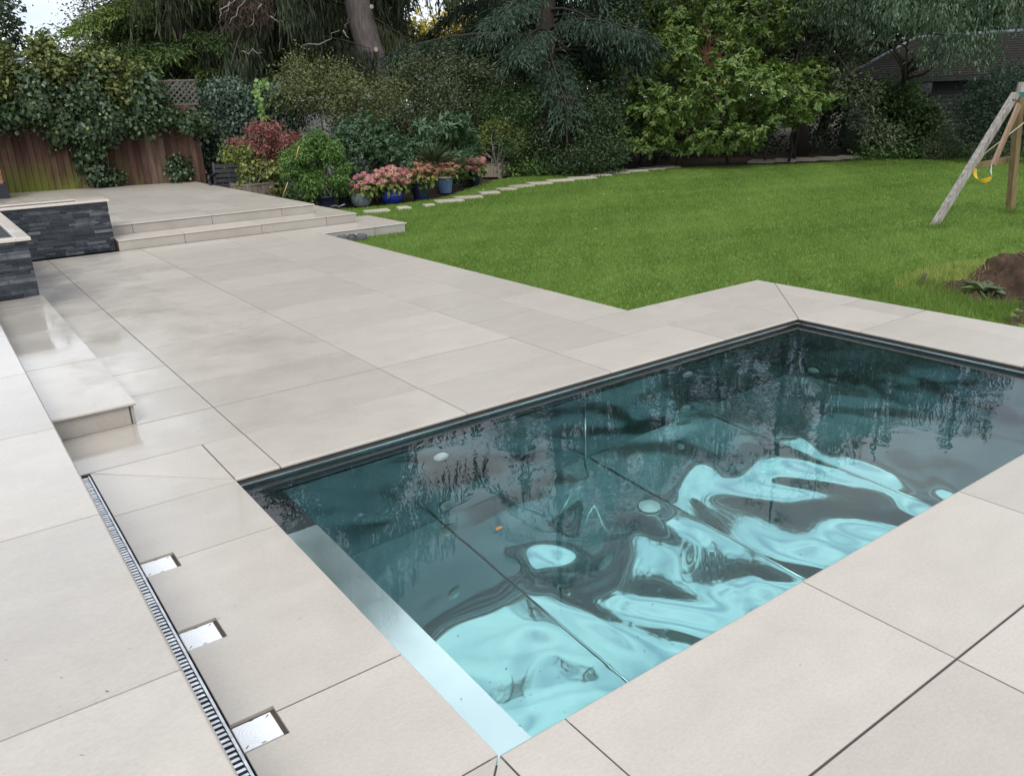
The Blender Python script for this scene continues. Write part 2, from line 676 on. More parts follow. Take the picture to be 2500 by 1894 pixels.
def plate_material():
    m = NT('white_plate')
    p = m.pos((1, 1, 1), obj=True)
    wv = m.n('TexWave')
    wv.wave_type = 'RINGS'
    wv.rings_direction = 'Z'
    wv.inputs['Scale'].default_value = 26.0
    m.t.links.new(p, wv.inputs['Vector'])
    dn = m.noise(16.0, 6.0, 0.7, m.pos((1, 1, 1)))
    m.l(m.ramp(dn.outputs['Fac'], [(0.22, (0.60, 0.59, 0.57)), (0.40, (0.81, 0.82, 0.84))]), 'Color', m.b, 'Base Color')
    m.set(Roughness=0.4)
    m.bump(wv.outputs['Fac'], 0.5, 0.002)
    return m.m


M['plate'] = plate_material()

# ================================================================== ground
g = MB()
g.box((-0.9, -0.9, -0.6), (0.9, 0.9, -0.02))
gm = bpy.data.meshes.new('ground')
rngG = np.random.default_rng(5)
xs = np.array([-250, -60, -20, -8, -2.0, 6.2, 12, 20, 32, 60, 250.0])
ys = np.array([-250, -60, -20, -8, -3.4, 2.0, 8, 14, 24, 60, 250.0])
X, Y = np.meshgrid(xs, ys, indexing='ij')
far = np.maximum(0, np.hypot(X - 8, Y - 5) - 30)
Z = -0.19 - 0.0 * far
Z[(X > -2.01) & (X < 6.3) & (Y > -3.5) & (Y < 2.1)] = -1.75     # excavation under patio and pool
me = grid_mesh('ground', np.stack([X, Y, Z], -1), smooth=False)
link('ground', me, M['earth'], kind='structure')

LAWN = [(3.90, 1.10), (3.90, 8.05), (5.30, 8.05), (5.30, 9.3), (4.56, 9.5), (4.56, 11.7), (5.6, 12.2), (6.3, 11.75), (7.3, 11.7), (8.4, 11.85), (9.4, 12.6), (10.6, 13.6),
        (11.6, 14.4), (12.4, 14.6), (13.4, 14.0), (15.0, 13.8), (16.6, 13.2), (18.2, 11.7), (20.0, 10.2), (21.6, 9.5), (22.8, 8.2), (24.4, 6.4), (30, 2.0), (34, -9), (5.70, -9), (5.70, 1.10)]


def in_poly(P, poly):
    x, y = P[:, 0], P[:, 1]
    ins = np.zeros(len(P), bool)
    n = len(poly)
    for i in range(n):
        x0, y0 = poly[i]
        x1, y1 = poly[(i + 1) % n]
        c = ((y0 > y) != (y1 > y)) & (x < (x1 - x0) * (y - y0) / ((y1 - y0) + 1e-12) + x0)
        ins ^= c
    return ins


lb = MB()
lb.prism(LAWN[::-1], -0.185, -0.152)
lawn = lb.build('lawn', M['lawn'], kind='structure')

# soil heap beside the pool
MOUND = [(8.45, -0.75, 1.2, 1.0, 0.36), (7.1, -1.55, 1.1, 0.85, 0.12), (9.3, -1.7, 1.6, 1.3, 0.28), (7.45, -0.05, 0.55, 0.35, 0.05), (7.7, -0.42, 0.85, 0.55, 0.11)]


def mound_h(x, y):
    h = np.zeros_like(x)
    for (cx, cy, rx, ry, hh) in MOUND:
        q = ((x - cx) / rx) ** 2 + ((y - cy) / ry) ** 2
        h = np.maximum(h, hh * np.maximum(0, 1 - q) ** 0.9)
    return h


gx = np.linspace(5.78, 11.2, 150)
gy = np.linspace(-3.4, 0.8, 120)
X, Y = np.meshgrid(gx, gy, indexing='ij')
Hh = mound_h(X, Y)
rough_ = sum(np.sin(X * f + a) * np.sin(Y * f * 1.1 + b) * 0.07 / (i + 1) for i, (f, a, b) in enumerate([(7, 1, 2), (15, 3, 1), (29, 0, 4), (47, 2, 2)]))
rough_ = rough_ + rngG.normal(0, 0.016, X.shape)
Z = -0.175 + Hh * 1.0 + np.where(Hh > 0.005, rough_ * np.minimum(1, Hh * 12), -0.02)
sm = grid_mesh('soil_heap', np.stack([X, Y, Z], -1), smooth=True)
heap = link('soil_heap', sm, M['soil'], label='heap of dark brown soil on the lawn beside the pool', cat='soil heap')

# ================================================================== paving
J = 0.0031      # half a joint
JR = 0.0050     # half a joint between the rows, laid a little wider


def tile_poly(parent, poly, z, name='paving_tile', mat='tile', th=0.02, inset=True, base=None):
    """one tile: polygon (ccw), pulled in by half a joint"""
    P = np.array(poly, float)
    if inset:
        n = len(P)
        q = []
        for i in range(n):
            a, b, c = P[i - 1], P[i], P[(i + 1) % n]
            e1 = (b - a) / np.linalg.norm(b - a)
            e2 = (c - b) / np.linalg.norm(c - b)
            n1, n2 = V(-e1[1], e1[0]), V(-e2[1], e2[0])
            m = n1 + n2
            q.append(b + m / max(0.25, m @ n1) * J)
        P = np.array(q)
    c = P.mean(0)
    b = MB()
    b.prism([tuple(p - c) for p in P], -th, 0.0, 0.0012)
    return b.build(name, M[mat], parent, loc=(c[0], c[1], z + rngT.uniform(-0.0006, 0.0006)))


_tm = {}
rngT = np.random.default_rng(11)


def tile(parent, x0, x1, y0, y1, z, name='paving_tile', mat='tile', th=0.02):
    w_, d_ = x1 - x0 - 2 * J, y1 - y0 - 2 * JR
    if w_ < 0.02 or d_ < 0.02: return None
    key = (round(w_, 3), round(d_, 3), mat, th)
    if key not in _tm:
        b = MB()
        b.box((-w_ / 2, -d_ / 2, -th), (w_ / 2, d_ / 2, 0), 0.0012)
        _tm[key] = b.mesh('paving_tile')
        _tm[key].materials.append(M[mat])
    return link(name, _tm[key], None, parent, loc=((x0 + x1) / 2, (y0 + y1) / 2, z + rngT.uniform(-0.0006, 0.0006)),
                rot=(rngT.normal(0, 0.0006), rngT.normal(0, 0.0006), 0))


def nosed(parent, x0, x1, y0, y1, z, side, name='coping_tile', mat='tile', th=0.02):
    """a tile with one bullnosed edge; side: 's' (-y), 'n' (+y), 'e' (+x), 'w' (-x)"""
    w_, d_ = x1 - x0 - 2 * J, y1 - y0 - 2 * J
    if side in 'ns': L_, D_ = w_, d_ + J
    else: L_, D_ = d_, w_ + J
    key = (round(L_, 3), round(D_, 3), 'nose' + side, mat, th)
    if key not in _tm:
        b = MB()
        r = th / 2
        prof = [(D_ / 2, -th), (D_ / 2, 0)] + [(-D_ / 2 + r - r * math.sin(t), -r + r * math.cos(t)) for t in np.linspace(0, math.pi, 9)]
        n = len(prof)
        vs = [(-L_ / 2, p[0], p[1]) for p in prof] + [(L_ / 2, p[0], p[1]) for p in prof]
        fs = [(i, (i + 1) % n, (i + 1) % n + n, i + n) for i in range(n)] + [tuple(range(n - 1, -1, -1)), tuple(range(n, 2 * n))]
        a = {'s': 0, 'e': math.pi / 2, 'n': math.pi, 'w': -math.pi / 2}[side]
        ca, sa = math.cos(a), math.sin(a)
        vs = [(x * ca - y * sa, x * sa + y * ca, z_) for x, y, z_ in vs]
        b.add(vs, fs)
        _tm[key] = b.mesh('coping_tile')
        _tm[key].materials.append(M[mat])
    ox, oy = {'s': (0, -J / 2), 'n': (0, J / 2), 'e': (J / 2, 0), 'w': (-J / 2, 0)}[side]
    return link(name, _tm[key], None, parent, loc=((x0 + x1) / 2 + ox, (y0 + y1) / 2 + oy, z))


def slab(parent_name, boxes, z, mat='grout', depth=0.3, kind='structure'):
    b = MB()
    for i, (x0, x1, y0, y1) in enumerate(boxes):
        b.box((x0, y0, z - depth - 0.002 * i), (x1, y1, z - 0.0035))
    return b.build(parent_name, M[mat], kind=kind)


PL, PW = 4.79, 2.41      # pool opening
patio = slab('patio', [(-0.70, 3.94, 0.585, 8.74), (-0.598, 3.94, 0.03, 0.585), (3.94, 5.74, 0.03, 1.18), (-0.455, -0.03, -3.0, 0.03), (-0.598, -0.455, -0.560, 0.03), (-0.598, -0.455, -1.174, -0.708), (-0.598, -0.455, -1.784, -1.326), (-0.598, -0.455, -3.0, -1.939), (-0.03, 4.82, -4.8, -2.44), (4.82, 5.74, -4.8, 0.03)], 0.0, depth=0.16)
# field rows
XS = [0.245, 1.449, 2.653, 3.354]
ROW = 0.598
rows = [0.6 + ROW * k for k in range(0, 15)]
for k, y0 in enumerate(rows):
    y1 = min(y0 + ROW, 8.735)
    if y1 - y0 < 0.05: continue
    if k == 0:
        tile(patio, -0.70, 0.245, y0, y1, 0)
    else:
        tile(patio, -0.70, 0.245, y0, y1, 0)
    for a, b_ in zip(XS[:-1], XS[1:]):
        tile(patio, a, b_, y0, y1, 0)
# edge course along the lawn, laid lengthways
ye = [1.19, 2.39, 3.585, 4.78, 5.98, 7.175, 8.37, 8.735]
for a, b_ in zip(ye[:-1], ye[1:]):
    tile(patio, 3.354, 3.948, a, b_, 0)
tile(patio, 3.354, 3.967, 0.6, 1.19, 0)
tile(patio, 3.967, 4.54, 0.6, 1.19, 0)
# pool coping, far side
for a, b_ in zip([0, 0.245, 1.449, 2.653, 3.857], [0.245, 1.449, 2.653, 3.857, PL]):
    nosed(patio, a, b_, 0, 0.6, 0, 's')
tile_poly(patio, [(PL, 0.0), (5.39, 0.6), (PL, 0.6)], 0)
tile_poly(patio, [(4.54, 0.6), (5.39, 0.6), (5.766, 0.976), (5.766, 1.19), (4.54, 1.19)], 0)
# right side
tile_poly(patio, [(PL, 0.0), (5.43, 0.0), (5.43, 0.64)], 0)
nosed(patio, PL, 5.43, -0.575, 0.0, 0, 'w')
nosed(patio, PL, 5.43, -1.775, -0.575, 0, 'w')
nosed(patio, PL, 5.43, -PW, -1.775, 0, 'w')
tile_poly(patio, [(5.43, 0.017), (5.766, 0.017), (5.766, 0.976), (5.43, 0.64)], 0)
for a, b_ in ((0.017, -0.575), (-0.575, -1.775), (-1.775, -3.01)):
    tile(patio, 5.43, 5.766, b_, a, 0)
# near side
for a, b_ in zip([0, 0.245, 1.449, 2.653, 3.857], [0.245, 1.449, 2.653, 3.857, PL]):
    nosed(patio, a, b_, -3.012, -PW, 0, 'n')
tile(patio, PL, 5.43, -3.012, -PW, 0)
for r_ in range(3):
    y1 = -3.012 - 0.6 * r_
    for a, b_ in zip([-0.6, 0.245, 1.449, 2.653, 3.857], [0.245, 1.449, 2.653, 3.857, 5.06]):
        tile(patio, a, b_, y1 - 0.6, y1, 0)
# left side with the notches for the three white cover plates
LIDS = [(-0.604, -0.465, -0.702, -0.566), (-0.604, -0.465, -1.320, -1.180), (-0.604, -0.465, -1.933, -1.790)]


def notched(x0, x1, y0, y1, lids):
    """left coping tile with notches on its west edge"""
    P = [(x0, y0), (x1, y0), (x1, y1), (x0, y1)]
    for (lx0, lx1, ly0, ly1) in sorted(lids, key=lambda l: -l[3]):
        a, b_ = max(ly0, y0), min(ly1, y1)
        if ly1 >= y1:      # cuts the upper corner
            P = P[:-1] + [(lx1 + 0.004, y1), (lx1 + 0.004, a)] + [(x0, a)]
        elif ly0 <= y0:
            P = [(x0, b_), (lx1 + 0.004, b_), (lx1 + 0.004, y0)] + P[1:]
        else:
            P = P + [(x0, b_), (lx1 + 0.004, b_), (lx1 + 0.004, a), (x0, a)]
    # tidy duplicates
    q = [p for i, p in enumerate(P) if math.dist(p, P[i - 1]) > 1e-6]
    tile_poly(patio, q, 0, 'coping_tile')


tile_poly(patio, [(-0.6, 0.6), (0.0, 0.0), (0.0, 0.6)], 0)
tile_poly(patio, [(-0.6, -0.03), (0.0, -0.03), (0.0, 0.0), (-0.6, 0.6)], 0)
notched(-0.6, 0.0, -0.63, -0.03, [LIDS[0]])
notched(-0.6, 0.0, -1.82, -0.63, [LIDS[0], LIDS[1], LIDS[2]])
notched(-0.6, 0.0, -PW, -1.82, [LIDS[2]])
tile_poly(patio, [(-0.6, -3.012), (0.0, -PW), (-0.6, -PW)], 0)
tile_poly(patio, [(-0.6, -3.012), (0.0, -3.012), (0.0, -PW)], 0)

# white square cover plates
bb = MB()
for (x0, x1, y0, y1) in LIDS:
    bb.box((x0, y0 - 0.008, -0.06), (x1 + 0.02, y1 + 0.008, -0.014))
bb.build('recess_bed', M['grout'], patio, kind='stuff')
names = ['farthest of the three white cover plates beside the drain grating', 'middle one of the three white cover plates beside the drain grating', 'nearest white cover plate beside the drain grating, with rings moulded in']
for (x0, x1, y0, y1), lb_ in zip(LIDS, names):
    cx, cy_ = (x0 + x1) / 2, (y0 + y1) / 2
    t = empty('cover_plate', (cx, cy_, -0.012), label=lb_, cat='cover plate', group='white cover plates beside the drain')
    LOCAL[0] = True
    b = MB(); b.box((-0.062, -0.061, 0.0), (0.062, 0.061, 0.006), 0.002)
    b.build('plate', M['plate'], t)
    for (sx, sy, rz_) in ((-0.048, -0.047, 0.7), (0.048, 0.047, 0.7), (0.0, -0.058, 0.0), (0.0, 0.058, 0.0)):
        c_, s_ = math.cos(rz_), math.sin(rz_)
        b = MB()
        b.add([(sx + c_ * u - s_ * v_, sy + s_ * u + c_ * v_, 0.0066) for u, v_ in ((-0.007, -0.0016), (0.007, -0.0016), (0.007, 0.0016), (-0.007, 0.0016))], [(0, 1, 2, 3)])
        b.build('screw_slot', M['channel'], t)
    LOCAL[0] = False

# drain with its grating
dr = empty('drain_channel', (-0.65, 0.58, 0.0), label='long galvanised drain grating set in the paving beside the pool', cat='drain')
b = MB(); b.box((-0.700, -3.6, -0.10), (-0.600, 0.575, -0.05))
b.build('channel', M['channel'], dr)
b = MB(); b.box((-0.6125, -3.6, -0.045), (-0.6025, 0.572, -0.004), 0.001)
b.box((-0.698, -3.6, -0.045), (-0.690, 0.572, -0.004), 0.001)
b.build('frame', M['galv'], dr)
bm_ = MB(); bm_.box((-0.037, -0.0058, -0.022), (0.039, 0.0058, 0.0), 0.0035)
barm = bm_.mesh('grating_bar', smooth=False); barm.materials.append(M['galv'])
for i in range(142):
    link('grating_bar', barm, None, dr, loc=(-0.652 + rngT.normal(0, 0.0008), 0.560 - 0.0252 * i + rngT.normal(0, 0.0007), -0.0045 - abs(rngT.normal(0, 0.0008))), rot=(rngT.normal(0, 0.05), rngT.normal(0, 0.01), rngT.normal(0, 0.012)))

# ================================================================== near terrace (where the camera stands)
terrace = slab('terrace', [(-6.0, -0.712, -6.5, 5.30)], 0.30, mat='concrete', depth=0.45)
ty = [5.29, 4.19, 3.0, 1.79, 0.585, -0.625, -1.84, -3.05, -4.25, -5.45, -6.5]
for a, b_ in zip(ty[:-1], ty[1:]):
    nosed(terrace, -1.31, -0.703, b_, a, 0.30, 'e', 'paving_tile')
    for q in range(3):
        tile(terrace, -1.31 - 0.6 * (q + 1), -1.31 - 0.6 * q, b_, a, 0.30)

# step between terrace and patio
st = MB(); st.box((-0.695, 1.245, -0.009), (-0.240, 5.30, 0.122))
step = st.build('stone_step', M['concrete'], label='low porcelain step block between the near terrace and the patio', cat='step')
for a, b_ in zip([1.20, 2.425, 3.62, 4.82], [2.425, 3.62, 4.82, 5.30]):
    if a == 1.20: nosed(step, -0.700, -0.205, a, b_, 0.145, 's', 'tread')
    else: tile(step, -0.700, -0.205, a, b_, 0.145, 'tread')
b = MB(); b.box((-0.698, 1.224, 0.003), (-0.250, 1.244, 0.121)); b.build('riser', M['riser'], step)
b = MB(); b.box((-0.239, 1.226, 0.003), (-0.221, 2.4, 0.121)); b.build('riser', M['riser'], step)

# ================================================================== far steps and raised deck
stp = MB()
stp.box((1.17, 8.76, -0.009), (4.885, 9.40, 0.126))
stp.box((1.17, 9.40, -0.009), (4.40, 17.9, 0.276))
stp.box((3.95, 8.0, -0.2), (5.42, 8.74, -0.020))
stp.box((4.885, 8.74, -0.2), (5.42, 9.4, -0.021))
deck = stp.build('raised_terrace', M['grout'], kind='structure')
# lowest platform beside the lawn
for a, b_ in zip([3.948, 4.85], [4.85, 5.44]):
    nosed(deck, a, b_, 7.98, 8.735, 0.0, 's', 'tread')
tile(deck, 4.915, 5.44, 8.735, 9.42, 0.0)
for a, b_ in zip([3.952, 4.85], [4.85, 5.405]):
    bb = MB(); bb.box((a + J, 7.990, -0.19), (b_ - J, 8.0, -0.021)); bb.build('riser', M['concrete'], deck)
# middle step
for a, b_ in zip([1.17, 2.09, 3.27, 4.36], [2.09, 3.27, 4.36, 4.91]):
    nosed(deck, a, b_, 8.735, 9.385, 0.15, 's', 'tread')
    bb = MB(); bb.box((a + J, 8.745, 0.002), (min(b_, 4.89) - J, 8.76, 0.128)); bb.build('riser', M['riser'], deck)
bb = MB(); bb.box((4.887, 8.747, 0.002), (4.900, 9.4, 0.128)); bb.build('riser', M['riser'], deck)
tile(deck, 4.42, 4.91, 9.385, 10.6, 0.15)
tile(deck, 4.42, 4.91, 10.6, 11.8, 0.15)
# deck front course
for a, b_ in zip([1.17, 1.52, 2.71, 3.86], [1.52, 2.71, 3.86, 4.445]):
    nosed(deck, a, b_, 9.37, 9.97, 0.30, 's', 'tread')
    bb = MB(); bb.box((a + J, 9.385, 0.152), (min(b_, 4.425) - J, 9.40, 0.278)); bb.build('riser', M['riser'], deck)
bb = MB(); bb.box((4.402, 9.387, 0.152), (4.425, 17.5, 0.278)); bb.build('riser', M['riser'], deck)
cx_ = [0.35, 0.95, 1.55, 2.15, 2.75, 3.35, 3.92, 4.445]
for i, (a, b_) in enumerate(zip(cx_[:-1], cx_[1:])):
    y = 9.97 - (0.6 if i % 2 else 0.0)
    while y < 17.9:
        y0, y1 = max(y, 9.97), y + 1.2
        x0 = max(a, 1.17) if y0 < 9.5 else a
        tile(deck, x0, b_, y0, y1, 0.30)
        y += 1.2
bb = MB(); bb.box((-2.5, 9.5, 0.0), (1.165, 17.9, 0.289)); bb.build('base_slab', M['grout'], deck)
for i in range(4):
    for y in (10.2, 11.4, 12.6, 13.8, 15.0, 16.2):
        tile(deck, 0.35 - 0.6 * (i + 1), 0.35 - 0.6 * i, y, y + 1.2, 0.30)

# ================================================================== swimming pool
pool = empty('swimming_pool', (PL / 2, -PW / 2, -0.05), label='rectangular polished steel swimming pool set flush in the pale paving', cat='pool')
rngP = np.random.default_rng(21)
FLOOR = -1.35


def waves(X, Y, seed, amp, ks=(5.2, 9.8, 16.0)):
    r = np.random.default_rng(seed)
    Z = np.zeros_like(X)
    w1, w2, w3, w4 = r.uniform(0, 6.28, 4)
    X, Y = X + 0.13 * np.sin(Y * 3.1 + w1) + 0.05 * np.sin(Y * 8.0 + X * 4 + w2), Y * 1.0 + 0.12 * np.sin(X * 4.0 + w3) + 0.04 * np.sin(X * 10.0 - Y * 5 + w4)
    for i, k_ in enumerate(ks):
        for _ in range(4):
            a = r.uniform(0, math.pi)
            kk = k_ * r.uniform(0.75, 1.3)
            Z += amp * (1.0, 0.75, 0.34, 0.16)[i] * np.sin((X * math.cos(a) + Y * math.sin(a)) * kk + r.uniform(0, 6.28))
    return Z


xe = [0.26, 1.20, 2.45, 3.61, PL + 0.012]
for i in range(4):
    n, m_ = 90, 150
    u = np.linspace(0, 1, n)
    v_ = np.linspace(0, 1, m_)
    X = xe[i] + (xe[i + 1] - xe[i]) * u[:, None] + 0 * v_
    Y = -PW - 0.012 + (PW + 0.024) * v_[None, :] + 0 * X
    edge = np.clip(np.minimum(u, 1 - u) * 7, 0, 1)[:, None] * np.clip(np.minimum(v_, 1 - v_) * 12, 0, 1)[None, :]
    amp = (0.0026, 0.0058, 0.0060, 0.0036)[i]
    Z = FLOOR + waves(X, Y, 40 + i, amp) * edge
    link('floor_panel', grid_mesh('floor_panel', np.stack([X, Y, Z], -1)), M['steel'], pool)
for x_ in xe[1:-1]:
    b = MB()
    b.tube([(x_, -PW, FLOOR + 0.002), (x_, 0.0, FLOOR + 0.002)], 0.008, 8)
    b.build('floor_seam', M['steel_rim'], pool, smooth=True)
# long ledge along the left wall
n, m_ = 14, 160
u = np.linspace(0, 1, n); v_ = np.linspace(0, 1, m_)
X = -0.012 + 0.272 * u[:, None] + 0 * v_
Y = -PW - 0.012 + (PW + 0.024 - 0.42) * v_[None, :] + 0 * X
Z = -0.34 + waves(X, Y, 77, 0.0003, (1.6, 3.0)) * np.clip(np.minimum(u, 1 - u) * 5, 0, 1)[:, None]
link('ledge', grid_mesh('ledge', np.stack([X, Y, Z], -1)), M['steel_ledge'], pool)
b = MB(); b.box((-0.012, -0.42, -0.60), (0.26, 0.012, -0.345)); b.build('corner_seat', M['steel_wall'], pool)
b = MB(); b.add([(0.26, -PW - 0.012, -0.34), (0.26, 0.012, -0.34), (0.26, 0.012, FLOOR), (0.26, -PW - 0.012, FLOOR)], [(3, 2, 1, 0)])
b.build('ledge_front', M['steel_wall'], pool)
# walls
for nm, P0, P1, sd_ in (('wall_panel', (-0.012, 0.012), (2.42, 0.012), 1), ('wall_panel', (2.42, 0.012), (PL + 0.012, 0.012), 2),
                        ('wall_panel', (PL + 0.012, 0.012), (PL + 0.012, -PW - 0.012), 3), ('wall_panel', (PL + 0.012, -PW - 0.012), (-0.012, -PW - 0.012), 4),
                        ('wall_panel', (-0.012, -PW - 0.012), (-0.012, 0.012), 5)):
    n, m_ = 120, 50
    u = np.linspace(0, 1, n)[:, None]
    v_ = np.linspace(0, 1, m_)[None, :]
    P0, P1 = V(*P0), V(*P1)
    d_ = unit(P1 - P0)
    nn = V(d_[1], -d_[0])
    if sd_ in (1, 2): nn = V(0, -1)
    s_ = u * np.linalg.norm(P1 - P0)
    zz = -0.045 + (FLOOR - 0.01 + 0.045) * v_
    wv = waves(s_ + 0 * v_, zz + 0 * u, 60 + sd_, 0.0022) * np.clip((v_ - 0.2) * 4, 0, 1) * np.clip(np.minimum(u, 1 - u) * 12, 0, 1)
    X = P0[0] + d_[0] * s_ + nn[0] * wv
    Y = P0[1] + d_[1] * s_ + nn[1] * wv
    link(nm, grid_mesh('wall_panel', np.stack([X + 0 * v_, Y + 0 * v_, zz + 0 * u], -1)), M['steel_wall'], pool)
b = MB(); b.tube([(2.42, 0.006, -0.06), (2.42, 0.006, FLOOR)], 0.006, 8); b.build('wall_seam', M['steel_rim'], pool, smooth=True)
# stepped profiles under the water line, far and right wall
for z_, o_ in ((-0.125, 0.020), (-0.20, 0.030), (-0.255, 0.022)):
    b = MB()
    b.box((0.0, 0.012 - o_, z_ - 0.016), (PL, 0.014, z_))
    b.build('wall_profile', M['steel_wall'], pool)
    b = MB()
    b.box((PL + 0.012 - o_, -PW, z_ - 0.016), (PL + 0.014, 0.0, z_))
    b.build('wall_profile', M['steel_wall'], pool)
# dark seal under the coping and the bright rim at the water
b = MB()
b.box((-0.03, 0.016, -0.048), (PL + 0.03, 0.03, -0.0202)); b.box((PL + 0.016, -PW - 0.016, -0.0481), (PL + 0.03, 0.016, -0.0203))
b.box((-0.03, -PW - 0.03, -0.0482), (PL + 0.03, -PW - 0.016, -0.0204)); b.box((-0.03, -PW - 0.016, -0.0483), (-0.016, 0.016, -0.0205))
b.build('seal', M['gap'], pool)
b = MB()
b.box((-0.012, 0.004, -0.0505), (PL + 0.012, 0.016, -0.0455)); b.box((PL + 0.004, -PW, -0.0506), (PL + 0.016, 0.004, -0.0456))
b.build('rim', M['steel_rim'], pool)
# white nozzles
M['white'] = simple('white_plastic', (0.78, 0.80, 0.80), (0.70, 0.72, 0.72), 0.35, 6.0)


M['nozzle_grey'] = simple('grey_plastic', (0.30, 0.33, 0.34), (0.24, 0.27, 0.28), 0.4, 6.0)


def disc(name, c, ax, r, t, mat='white'):
    b = MB()
    b.lathe([(0.0, t), (r * 0.62, t * 1.02), (r * 0.66, t * 0.8), (r * 0.92, t * 0.7), (r, t * 0.45), (r, 0.0)], 28)
    q = V(*ax)
    rot = Vector(tuple(q)).to_track_quat('Z', 'Y').to_euler()
    return b.build(name, M[mat], pool, smooth=True, loc=c, rot=rot)


for i_, (x_, z_) in enumerate(((1.243, -0.495), (1.262, -1.19), (3.448, -0.49), (3.44, -1.18))):
    disc('nozzle', (x_, 0.008, z_), (0, -1, 0), 0.05, 0.03, 'white' if i_ == 0 else 'nozzle_grey')
disc('nozzle', (PL + 0.008, -0.19, -1.18), (-1, 0, 0), 0.05, 0.03, 'nozzle_grey')
disc('floor_outlet', (2.33, -0.72, FLOOR + 0.002), (0, 0, 1), 0.07, 0.02)
# skimmer slot in the far wall
b = MB(); b.box((2.62, -0.004, -0.19), (3.02, 0.013, -0.135)); b.build('skimmer_slot', M['channel'], pool)
# water
b = MB(); b.box((-0.10, -PW - 0.10, FLOOR - 0.12), (PL + 0.10, 0.10, -0.050))
b.build('water', M['water'], kind='structure')

# ================================================================== slate planters
def slate_material():
    m = NT('slate')
    oi = m.n('ObjectInfo')
    p = m.pos((1, 1, 1))
    n = m.noise(14.0, 6.0, 0.65, p)
    c = m.ramp(oi.outputs['Random'], [(0.0, (0.014, 0.018, 0.026)), (0.5, (0.030, 0.036, 0.047)), (0.8, (0.052, 0.060, 0.072)), (1.0, (0.115, 0.125, 0.135))]).outputs['Color']
    f = m.rng(n.outputs['Fac'], 0.3, 0.7, 0.55, 1.45)
    cmb = m.n('CombineColor')
    for i in range(3): m.t.links.new(f, cmb.inputs[i])
    c = m.mixc(1.0, c, cmb.outputs[0], 'MULTIPLY')
    m.t.links.new(c, m.b.inputs['Base Color'])
    m.set(Roughness=0.42, Specular_IOR_Level=0.5)
    m.bump(m.noise(45.0, 5.0, 0.6, m.pos((0.5, 0.5, 2.0))).outputs['Fac'], 0.6, 0.006)
    return m.m


M['slate'] = slate_material()
M['slate_core'] = simple('slate_backing', (0.02, 0.022, 0.026), (0.012, 0.013, 0.016), 0.8)
M['cap'] = simple('stone_cap', (0.62, 0.57, 0.50), (0.50, 0.45, 0.39), 0.3, 3.0, obj=False, coat=0.4)


def clad(parent, x0, x1, y, z0, z1, seed):
    """thin split-slate strips on a face looking towards -y"""
    r = np.random.default_rng(seed)
    z = z0
    while z < z1 - 0.008:
        h = min(r.choice([0.020, 0.027, 0.034, 0.042]), z1 - z)
        x = x0 - r.uniform(0, 0.15)
        while x < x1:
            L = r.uniform(0.10, 0.30)
            a, b_ = max(x, x0), min(x + L, x1)
            x += L
            if b_ - a < 0.012: continue
            t = r.uniform(0.008, 0.026)
            b = MB()
            j1, j2 = r.uniform(-0.004, 0.004, 2)
            b.add([(a, y, z), (b_, y, z), (b_, y, z + h), (a, y, z + h), (a + 0.001, y - t + j1, z + 0.001), (b_ - 0.001, y - t + j2, z + 0.001), (b_ - 0.001, y - t + j2 - 0.002, z + h - 0.001), (a + 0.001, y - t + j1 - 0.002, z + h - 0.001)],
                  [(4, 5, 6, 7), (0, 1, 5, 4), (1, 2, 6, 5), (2, 3, 7, 6), (3, 0, 4, 7)])
            b.build('slate_strip', M['slate'], parent)
        z += h


fp = empty('slate_planter', (0.5, 9.15, 0.0), label='dark split-slate planter wall with pale stone cap beside the far steps', cat='planter', group='slate planters')
b = MB(); b.box((-1.6, 8.915, -0.008), (1.150, 9.42, 0.690)); b.build('core', M['slate_core'], fp)
clad(fp, -0.35, 1.158, 8.914, 0.0, 0.692, 3)
for (a, b_, c, d) in ((-1.7, 0.27, 8.868, 9.00), (0.27, 1.185, 8.868, 9.00), (-1.7, 0.80, 9.33, 9.46), (0.80, 1.185, 9.002, 9.46)):
    bb = MB(); bb.box((a + 0.001, c, 0.693), (b_ - 0.001, d, 0.722), 0.006); bb.build('cap_stone', M['cap'], fp)
bb = MB(); bb.box((-1.6, 9.0, 0.62), (0.80, 9.33, 0.705)); bb.build('planting_soil', M['soil'], fp)

npl = empty('slate_planter', (-0.4, 5.6, 0.15), label='dark split-slate planter end with pale stone cap standing on the near step', cat='planter', group='slate planters')
b = MB(); b.box((-1.8, 5.345, 0.146), (-0.235, 8.2, 0.700)); b.build('core', M['slate_core'], npl)
clad(npl, -0.85, -0.230, 5.344, 0.147, 0.700, 4)
for (a, b_, c, d) in ((-1.9, -0.33, 5.29, 5.43), (-0.33, -0.198, 5.29, 5.90), (-0.33, -0.198, 5.902, 7.10), (-0.33, -0.198, 7.102, 8.25)):
    bb = MB(); bb.box((a + 0.001, c, 0.702), (b_ - 0.001, d, 0.735), 0.006); bb.build('cap_stone', M['cap'], npl)

